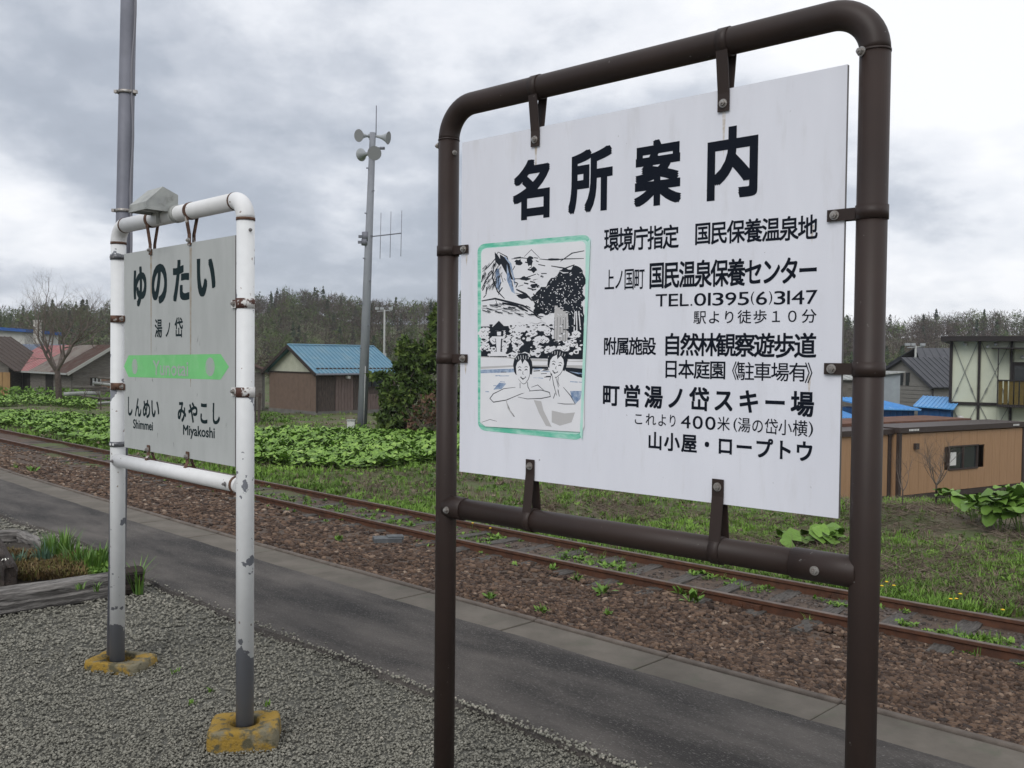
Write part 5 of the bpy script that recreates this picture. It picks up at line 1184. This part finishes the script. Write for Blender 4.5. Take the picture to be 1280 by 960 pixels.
for nm, mt, y0, y1 in (('roof_pink', m_pink, 7.0, LB+.6), ('roof_patch', m_rroof, 2.6, 7.0), ('roof_red', m_redr, -.5, 2.6)):
    roof_plane('roof', mt, bn.t, (-.5, y0, 1.93), (-.5, y1, 1.93), (WB/2, y1, 3.85), (WB/2, y0, 3.85), 12, rib=(.05, .03)); roof_plane('roof', mt, bn.t, (WB+.5, y0, 1.93), (WB+.5, y1, 1.93), (WB/2, y1, 3.85), (WB/2, y0, 3.85), 12)
bn.part('eave_board', m_hood, lambda mb: mb.box((-.52, LB/2, 1.86), (.05, LB+1, .12))); bn.part('bargeboard', M('pale_bargeboard', (.36, .36, .33)), lambda mb: [mb.bar((-.5, -.55, 1.83), (WB/2, -.55, 3.8), .06, .2), mb.bar((WB+.5, -.55, 1.83), (WB/2, -.55, 3.8), .06, .2)])
# timber pile by the barn
c = gp(118, 506); rr = random.Random(8)
for k in range(9):
    mb = MB(); ln = rr.uniform(1.8, 3.2); mb.tube([(-ln/2, 0, 0), (0, rr.uniform(-.05, .05), .03), (ln/2, 0, 0)], rr.uniform(.06, .12), 8)
    o = mb.build('log', m_wgrey if k % 3 else m_hood); o.location = c+Vector((rr.uniform(-.9, 1.5), rr.uniform(-.4, .4), .12+.17*k)); o.rotation_euler = (0, rr.uniform(-.16, .16), rr.uniform(-.5, .5))
    tag(o, ['lowest', 'second lowest', 'third lowest', 'fourth lowest', 'middle', 'sixth from the bottom', 'third from the top', 'second from the top'][k]+' grey log of the loose timber pile by the barn' if k < 8 else 'thick grey log lying on top of the timber pile', 'log', 'logs of the timber pile' if k < 8 else None)
for k, (u, col_) in enumerate(((127, (.25, .15, .11)), (133, (.2, .12, .08)))):
    o = MB().box((0, 0, .3), (.7, .5, .6)).build('crate', M('crate_%s' % ('tan', 'brown')[k], col_, tuple(q*.6 for q in col_), scale=6)); o.location = gp(u, 504)+Vector((0, 1, .9)); tag(o, ('tan', 'brown')[k]+' wooden crate behind the timber pile, '+('left' if k == 0 else 'right')+' of the two', 'crate')
# shed at the far left
c = D(-20, 487, 68); c.z = -1.7
t = thing('dark_shed', 'dark shed with yellow plywood wall at the left edge of the picture', 'shed', c); t.rotation_euler = (0, 0, math.radians(-8)); mb = MB(); mb.box((-1.2, 2, 1.2), (6.4, 4, 2.5)); mb.build('wall', m_wgrey, t)
mb = MB(); mb.prism([(-4.4, -.03, 2.4), (2.0, -.03, 2.4), (-1.2, -.03, 4.4)], (0, .1, 0)); mb.build('gable', m_wgrey, t)
roof_plane('roof', m_dkb, t, (2.9, -.5, 2.0), (2.9, 4.5, 2.0), (-1.2, 4.5, 4.6), (-1.2, -.5, 4.6), 8); roof_plane('roof', m_dkb, t, (-5.3, -.5, 2.0), (-5.3, 4.5, 2.0), (-1.2, 4.5, 4.6), (-1.2, -.5, 4.6), 8)
for k in range(5): mb = MB(); mb.box((-.6+k*.62, -.07, .95), (.59, .05, 1.9)); mb.build('plywood_sheet', m_ply, t)
# blue grey roof, white building with blue roof, chimney post
m_slate = M('blue_grey_roof', (.12, .15, .20), (.16, .19, .25), scale=1.2, detail=6)
c = D(30, 470, 84); c.z = -1.7; t = thing('low_house', 'low house with a blue grey roof behind the old barn', 'house', c); mb = MB(); mb.box((0, 3, 1.3), (6.0, 5, 2.6)); mb.build('wall', m_wgrey, t)
roof_plane('roof', m_slate, t, (-3.4, -.1, 2.2), (3.6, -.1, 2.2), (2.4, 2.8, 4.15), (-3.4, 2.8, 4.15), 14)
m_ww = M('white_wall', (.50, .50, .47), (.42, .42, .40), scale=2); m_broof = M('strong_blue_roof', (.03, .10, .32), (.035, .09, .26), scale=2)
c = D(0, 470, 108); c.z = -1.8; t = thing('white_building', 'white building with a bright blue roof at the far left', 'building', c); mb = MB(); mb.box((-1.2, 4, 3.0), (8.2, 8, 6.2)); mb.build('wall', m_ww, t)
roof_plane('roof', m_broof, t, (-6, -.6, 6.75), (3.4, -.6, 6.2), (3.4, 8, 6.0), (-6, 8, 6.6), 10, ext=.35)
m_white2 = M('patchy_white', (.55, .54, .50), (.22, .20, .18), scale=5, lo=.45, hi=.6)
c = D(47, 440, 92); c.z = -1.8; t = thing('white_chimney', 'peeling white chimney column left of the large bare tree', 'chimney', c); mb = MB(); mb.box((0, 0, 3.3), (.55, .55, 3.4+3.2)); mb.build('shaft', m_white2, t); mb = MB(); mb.box((0, 0, 6.65), (.65, .65, .15)); mb.build('cap', m_white2, t)
# distant lamp poles
for (u, v0, v1, d_, lab, arms) in ((480.3, 387, 440, 74, 'thin pole with lamps and a white box behind the blue roofed shed', 1), (1144, 432, 462, 66, 'thin pale pole with a cross arm behind the grey house', 1)):
    c = D(u, v1, d_); tp = D(u, v0, d_); c.z = TZ(c.x, c.y); h_ = tp.z-c.z; t = thing('lamp_pole', lab, 'pole', c)
    mb = MB(); mb.tube([(0, 0, 0), (0, 0, h_)], [.11, .07], 8); mb.build('shaft', m_hood, t); mb = MB(); mb.bar((-.6, 0, h_-.15), (.6, 0, h_-.05), .08, .06)
    for x_ in (-.6, -.2, .5): mb.box((x_, 0, h_+.08), (.28, .25, .18))
    mb.build('lamp_heads', m_horn, t); mb = MB(); mb.box((0, -.12, 3.1 if u < 600 else h_-1.4), (.34, .3, .5)); mb.build('box', m_horn, t)

# tan prefab cabins
m_tan = M('tan_siding', (.36, .215, .12), (.31, .185, .10), scale=3, rough=.7, stretch=(8, 8, .5))
m_cabtrim = M('cabin_dark_trim', (.045, .032, .028), rough=.55); m_decal = M('decal_white', (.6, .6, .58)); m_rustr = M('rust_roof_edge', (.16, .075, .045), (.10, .05, .035), scale=3)
def cabin(label, pl, pr_, h, npan, depth=2.4, win=None, roofmat=None):
    pl, pr_ = Vector(pl), Vector(pr_); d_ = pr_-pl; ln = math.hypot(d_.x, d_.y); t = thing('tan_cabin', label, 'cabin', pl, math.atan2(d_.y, d_.x))
    mb = MB(); mb.box((ln/2, depth/2, h/2), (ln-.06, depth, h-.1)); 
    if win:    # hollow where the window is
        mb = MB(); x0, x1, z0, z1 = win
        mb.box((ln/2, depth, h/2), (ln-.06, .06, h-.1)); mb.box((.05, depth/2, h/2), (.06, depth, h-.1)); mb.box((ln-.05, depth/2, h/2), (.06, depth, h-.1)); mb.box((ln/2, depth/2, .06), (ln-.06, depth, .1)); mb.box((ln/2, depth/2, h-.08), (ln-.06, depth, .1))
    mb.build('body', m_tan, t)
    pw = (ln-.3)/npan
    for i in range(npan):
        a_, b_ = .15+pw*i, .15+pw*(i+1); segs = [(.22, h-.16)]
        if win and a_ < x1 and b_ > x0: segs = [(.22, z0), (z1, h-.16)]
        for s0, s1 in segs:
            aa_, bb_ = a_, b_
            mb = MB(); mb.box(((aa_+bb_)/2, 0, (s0+s1)/2), (bb_-aa_-.012, .05, s1-s0)); mb.build('panel', m_tan, t)
    mb = MB(); mb.box((.06, 0, h/2), (.15, .12, h)); mb.box((ln-.06, 0, h/2), (.15, .12, h)); mb.box((ln/2, 0, .1), (ln-.1, .1, .2)); mb.build('frame', m_cabtrim, t)
    mb = MB(); mb.box((ln/2, depth/2-.02, h-.01), (ln+.1, depth+.2, .19)); mb.build('roof', [roofmat or m_cabtrim], t)
    if win:
        mb = MB()
        for b_ in (((x0+x1)/2, z0), ((x0+x1)/2, z1)): mb.box((b_[0], -.01, b_[1]), (x1-x0+.06, .1, .05))
        for xx in (x0, x1, x0+(x1-x0)*.5): mb.box((xx, -.01, (z0+z1)/2), (.05, .08, z1-z0))
        wf = mb.build('window', m_cabtrim, t); mb = MB(); mb.box(((x0+x1)/2, .02, (z0+z1)/2), (x1-x0-.04, .012, z1-z0-.04)); mb.build('pane', m_glass, wf)
        mb = MB(); mb.box((x0+.3, .010, z0+.40), (.40, .006, .50)); mb.build('painted_reflection', m_decal, wf)  # white sheet before the pane stands in for its bright reflection
        mb = MB(); mb.box((.95, -.06, h-.62), (.2, .14, .22)); mb.build('vent', m_cabtrim, t)
        mb = MB(); rr = random.Random(1)
        for xa, n_ in ((.45, 7), (ln-.95, 5)):
            for k in range(n_): mb.box((xa+k*.085, -.135, h-.01), (.05+rr.uniform(0, .02), .004, .07))
        mb.build('decal', m_decal, t)
    return t
pl = D(1121, 627, 33.2); pr_ = D(1278, 615, 37.3); pl.z = -3.42
wd_ = math.hypot(pr_.x-pl.x, pr_.y-pl.y); f0 = .375*wd_; f1 = .60*wd_
cabin('tan prefabricated cabin with one window, nearest of the cabins at the right', pl, pr_, 2.6, 15, 1.5, (f0, f1, 1.00, 1.88))
d_ = (pr_-pl); d_.z = 0; d_.normalize(); nb_ = Vector((-d_.y, d_.x, 0)); pl2 = pl-d_*5.4+nb_*.25; pr2 = pl-d_*.12+nb_*.25
cabin('second tan cabin, half hidden behind the right brown post', pl2, pr2, 2.55, 10)
pl3 = pl-d_*3.0+nb_*1.75; pr3 = pl+d_*6.9+nb_*1.75; cabin('low cabin with a rusty roof edge behind the windowed tan cabin', pl3, pr3, 2.66, 10, 2.0, None, m_rustr)

# cream two storey apartment
m_ap = M('cream_green_panel', (.56, .59, .47), (.52, .55, .44), scale=1.5); m_apf = M('dark_steel_frame', (.022, .018, .018), rough=.5); m_bal = M('yellow_brown_slat', (.12, .085, .02), (.09, .065, .02), scale=8); m_brace = M('brace_rod', (.17, .18, .165))
ad = 46.; A0_ = D(1186.2, 560, ad); A0_.z = -3.5; APR = math.radians(-28); apt = thing('apartment_building', 'cream two storey building with dark columns and crossed braces at the right edge', 'building', A0_, APR)
def ax(u): r = ray(u, 470); k = r.x/r.y; return (k*A0_.y-A0_.x)/(math.cos(APR)-k*math.sin(APR))
def az(v): return D(1210, v, ad).z-A0_.z
cols = [0, ax(1223.7), ax(1264), ax(1304), ax(1345), ax(1386)]; zf, zt_ = az(504), az(427); zb_ = 0.
mb = MB(); mb.box((cols[-1]/2, 4, zt_/2), (cols[-1], 7.8, zt_)); mb.build('core', m_ap, apt)
for i in range(5):
    for (z0, z1) in ((.1, zf-.05), (zf+.08, zt_)):
        xm = (cols[i]+cols[i+1])/2
        if i == 1:   # panel joint beside the balcony
            xs2 = [cols[1]+.07, ax(1247.3), cols[2]-.07]
        elif i == 2 and z0 > 1: xs2 = [ax(1267), cols[3]-.07]
        else: xs2 = [cols[i]+.07, cols[i+1]-.07]
        for a_, b_ in zip(xs2, xs2[1:]):
            mb = MB(); mb.box(((a_+b_)/2, .06, (z0+z1)/2), (b_-a_-.02, .06, z1-z0)); mb.build('wall_panel', m_ap, apt)
for x_ in cols: mb = MB(); mb.box((x_, 0, zt_/2), (.10 if x_ else .13, .2, zt_)); mb.build('column', m_apf, apt)
mb = MB(); mb.box((cols[-1]/2, .0, zf), (cols[-1], .16, .12)); mb.build('floor_beam', m_apf, apt)
mb = MB(); mb.box((cols[-1]/2-.15, 3.6, zt_+.12), (cols[-1]+.6, 8.6, .24)); mb.build('roof', m_apf, apt)
def brace(a, b): mb = MB(); a, b = Vector(a), Vector(b); mb.bar(a, b, .028, .028); m_ = a.lerp(b, .8 if a.z > b.z else .2); mb.bar(m_-(b-a).normalized()*.12, m_+(b-a).normalized()*.12, .06, .06); mb.build('brace', m_brace, apt)
for i in (0, 1):
    brace((cols[i]+.08, -.03, zt_-.05), (cols[i+1]-.08, -.03, zf+.1)); brace((cols[i+1]-.08, -.06, zt_-.05), (cols[i]+.08, -.06, zf+.1))
    brace((cols[i]+.08, -.03, zf-.1), (cols[i+1]-.08, -.03, .4)); brace((cols[i+1]-.08, -.06, zf-.1), (cols[i]+.08, -.06, .4))
def dome(u, v, r_): mb = MB(); x_, z_ = ax(u), az(v); mb.tube([(x_, .03, z_), (x_, -.12, z_), (x_, -.22, z_-.03), (x_, -.26, z_-.05)], [r_, r_*.95, r_*.6, r_*.1], 16); mb.build('vent_hood', m_decal, apt)
dome(1201.5, 524, .21); dome(1206, 430.5, .09); dome(1234, 433.5, .08); dome(1244, 430.5, .09); dome(1278, 446, .09)
bx = ax(1247.5); bw = cols[-1]-bx; z0, z1 = az(504.5), az(474); mb = MB(); mb.box((bx+bw/2, -.5, z0), (bw, 1.1, .12)); mb.build('balcony_floor', m_apf, apt)
rail_ = MB(); rail_.box((bx+bw/2, -1.02, z1), (bw, .05, .06)); rail_.box((bx, -1.02, (z0+z1)/2), (.06, .06, z1-z0)); rail_.box((bx, -.5, z1), (.05, 1.05, .06)); rail_.box((bx, -1.02, (z1+az(436))/2), (.05, .05, az(436)-z1)); rail_ = rail_.build('balcony_rail', m_apf, apt)
for k in range(16):
    mb = MB(); mb.box((bx+.12+k*.225, -.98, (z0+z1)/2+.02), (.17, .02, z1-z0-.1)); mb.build('balcony_panel', m_bal if k < 5 else m_brace, apt)
mb = MB(); mb.box((bx+bw/2-.15, -.55, az(435.5)), (bw+.3, 1.1, .05)); mb.build('canopy', m_apf, apt)
mb = MB(); mb.box((ax(1278), .02, (zf+az(452))/2), (.95, .05, az(452)-zf)); dr = mb.build('door', m_apf, apt); mb = MB(); mb.box((ax(1279), -.01, (zf+az(455))/2), (.75, .03, az(458)-zf)); mb.build('pane', m_glass, dr)

# grey house with dark roof
m_gsid = M('grey_siding', (.21, .20, .185), (.17, .165, .15), scale=3, stretch=(1, 1, 6)); m_droof = M('dark_slate_roof', (.035, .037, .045), (.05, .052, .06), scale=2, rough=.5)
gd = 60.; c = D(1163.5, 520, gd); c.z = -3.7; gh = thing('grey_house', 'grey sided house with a dark gabled roof behind the blue sheds', 'house', c, math.radians(28))
# gable wall runs from the corner to the left and back, ridge runs right and back
def gl_(u, v, dd): q = D(u, v, gd+dd)-c; q.rotate(Matrix.Rotation(-math.radians(28), 3, 'Z')); return q
gw = 4.1; hw_ = gl_(1163, 481, 0).z; hr_ = gl_(1141, 448.5, 1.6).z
mb = MB(); mb.prism([(0, 0, 0), (0, gw, 0), (0, gw, hw_+.75), (0, gw*.52, hr_), (0, 0, hw_)], (7, 0, 0)); mb.build('wall', m_gsid, gh)
for k in range(14): mb = MB(); z_ = .2+k*(hw_-.1)/14; mb.box((-.03, gw/2, z_+.16), (.05, gw, (hw_-.1)/14-.03)); mb.build('siding', m_gsid, gh)
roof_plane('roof', m_droof, gh, (-.35, -.35, hw_-.16), (7.4, -.35, hw_-.16), (7.4, gw*.52, hr_+.1), (-.35, gw*.52, hr_+.1), 14, ext=.14, rib=(.03, .03)); roof_plane('roof', m_droof, gh, (-.35, gw+.35, hw_+.5), (7.4, gw+.35, hw_+.5), (7.4, gw*.52, hr_+.1), (-.35, gw*.52, hr_+.1), 14, ext=.14, rib=(.03, .03))
for y_ in (.44, .56): mb = MB(); mb.box((-.05, gw*y_, hr_-1.35), (.07, .26, .85)); mb.build('window', m_glass, gh)
mb = MB(); mb.tube([(.0, -.12, 0), (.0, -.12, hw_-.2)], .05, 6); mb.build('downpipe', m_apf, gh)
c2_ = D(1196, 500, 72); c2_.z = -3.8; t = thing('dark_roofed_house', 'house with a taller dark roof behind the grey sided house', 'house', c2_); zr_ = D(1175, 434.8, 74).z+3.8; ze_ = D(1155, 450, 72).z+3.8
mb = MB(); mb.box((1, 3, ze_/2), (6.4, 5.5, ze_)); mb.build('wall', m_gsid, t); roof_plane('roof', m_droof, t, (-2.9, -.2, ze_-.35), (4.6, -.2, ze_-.35), (4.6, 3, zr_), (-2.0, 3, zr_), 12)
roof_plane('roof', m_droof, t, (-2.9, 6.2, ze_-.35), (4.6, 6.2, ze_-.35), (4.6, 3, zr_), (-2.0, 3, zr_), 12)
# pale shed
c = D(1114, 520, 56); c.z = -3.6; zz = D(1114, 467, 56).z+3.6; t = thing('pale_shed', 'pale blue grey shed wall beside the grey sided house', 'shed', c); mb = MB(); mb.box((-1.2, 1.5, zz/2), (3.4, 3, zz)); mb.build('wall', M('pale_blue_wall', (.33, .37, .40), (.29, .32, .35), scale=2), t)
roof_plane('roof', m_hood, t, (-3.1, -.2, zz-.3), (.7, -.2, zz+.12), (.7, 3.2, zz+.12), (-3.1, 3.2, zz-.3), 8)
c = D(1064, 520, 52); c.z = -3.6; zz = D(1064, 474, 52).z+3.6; t = thing('grey_lean_to', 'old grey lean-to between the signboard and the right brown post', 'shed', c); mb = MB(); mb.box((0, 1, zz/2), (2.2, 2, zz)); mb.build('wall', m_wgrey, t); roof_plane('roof', m_hood, t, (-1.2, -.2, zz), (1.2, -.2, zz), (1.2, 2.2, zz+.3), (-1.2, 2.2, zz+.3), 6)
# blue tin sheds
m_btin = M('bright_blue_tin', (.12, .36, .68), (.09, .28, .58), scale=3, c3=(.32, .50, .66), s3=3, lo3=.58, hi3=.75, rough=.5); m_bwall = M('blue_wall', (.018, .085, .22), (.02, .065, .17), scale=3)
def blue_shed(label, u0, u1, vt, ve, d_, vf=None, skew=0):
    a_ = D(u0, 540, d_); b_ = D(u1, 540, d_+skew); a_.z = b_.z = -3.5; dd = b_-a_; ln = math.hypot(dd.x, dd.y); t = thing('blue_shed', label, 'shed', a_, math.atan2(dd.y, dd.x))
    ze_ = D((u0+u1)/2, ve, d_).z+3.5; zt2 = D((u0+u1)/2, vt, d_+3).z+3.5
    mb = MB(); mb.box((ln/2, 1.55, ze_/2-.03), (ln-.1, 2.9, ze_-.06)); mb.build('wall', m_bwall, t)
    for k in range(6): mb = MB(); mb.box((ln*(k+.5)/6, .08, ze_/2-.03), (ln/6-.03, .04, ze_-.1)); mb.build('wall_sheet', m_bwall, t)
    roof_plane('roof', m_btin, t, (-.15, -.2, ze_), (ln+.15, -.2, ze_-.08), (ln+.15, 3.1, zt2-.05), (-.15, 3.1, zt2), 10, rib=(.04, .03)); return t
blue_shed('low blue tin shed between the right brown post and the cream building', 1098, 1144, 497, 511, 44, skew=1)
blue_shed('blue tin shed touching the left side of the cream building', 1146, 1188, 494.5, 507.5, 45.5, skew=-.8)
blue_shed('sliver of bright blue tin roof between signboard and right post', 1046, 1072, 511, 521, 43)
c = D(1150, 545, 42); c.z = -3.4; t = thing('junk_heap', 'heap of boards and scrap sheets in front of the blue tin sheds', 'scrap heap', c); rr = random.Random(6)
for k in range(16): mb = MB(); mb.box((0, 0, 0), (rr.uniform(.5, 1.5), rr.uniform(.2, .6), .04)); o = mb.build('scrap_board', rr.choice([m_wgrey, m_hood, m_pk, m_dkb]), t); x_ = rr.uniform(-1.2, 1.3); o.location = (x_, rr.uniform(-.3, .3), 2.05-.10*k*.3+.22-.12*abs(x_)); o.rotation_euler = (rr.uniform(-.2, .2), rr.uniform(-.3, .3), rr.uniform(-.5, .5))
mb = MB(); mb.box((0, 0, .9), (2.4, .8, 1.8)); mb.build('stack', m_wgrey, t)

# yellow flowers along the far rail
m_yel = M('dandelion_yellow', (.75, .50, .03))
def rail_pt(u, v):
    p = G(u, v, -1.15); return p
for i, (u, v, where) in enumerate([(1101, 737, 'left'), (1107, 734, 'left'), (1116, 741, 'left'), (1187, 754, 'middle'), (1194, 756, 'middle'), (1199, 752, 'middle'), (1252, 768, 'right'), (612, 664, 'far'), (590, 659, 'far')]):
    t = thing('dandelion', {'left': 'yellow dandelion behind the far rail next to the right brown post', 'middle': 'yellow dandelion behind the far rail, midway between brown post and right edge', 'right': 'lone yellow dandelion behind the far rail near the right edge', 'far': 'yellow dandelion by the far rail just right of the left brown post'}[where], 'flower', rail_pt(u, v+6), 0, 'dandelions along the far rail')
    mb = MB(); h_ = .10+.02*(i % 3); mb.tube([(0, 0, -.03), (.01, 0, h_)], .003, 5); mb.build('stalk', m_weed, t)
    mb = MB(); mb.tube([(.01, 0, h_), (.01, 0, h_+.006), (.01, 0, h_+.012)], [.008, .024, .012], 10); mb.build('flower_head', m_yel, t)

# thin valley haze
mb = MB(); mb.box((0, 170, 14), (1000, 700, 56))
m_haze = bpy.data.materials.new('haze_air'); m_haze.use_nodes = True; ht = m_haze.node_tree; ht.nodes.clear()
ho = ht.nodes.new('ShaderNodeOutputMaterial'); hv = ht.nodes.new('ShaderNodeVolumePrincipled'); hv.inputs['Density'].default_value = .00026; hv.inputs['Color'].default_value = (.93, .95, 1, 1)
ht.links.new(hv.outputs[0], ho.inputs['Volume'])
tag(mb.build('haze', m_haze), 'thin pale haze over the valley and hills', 'haze', kind='stuff')
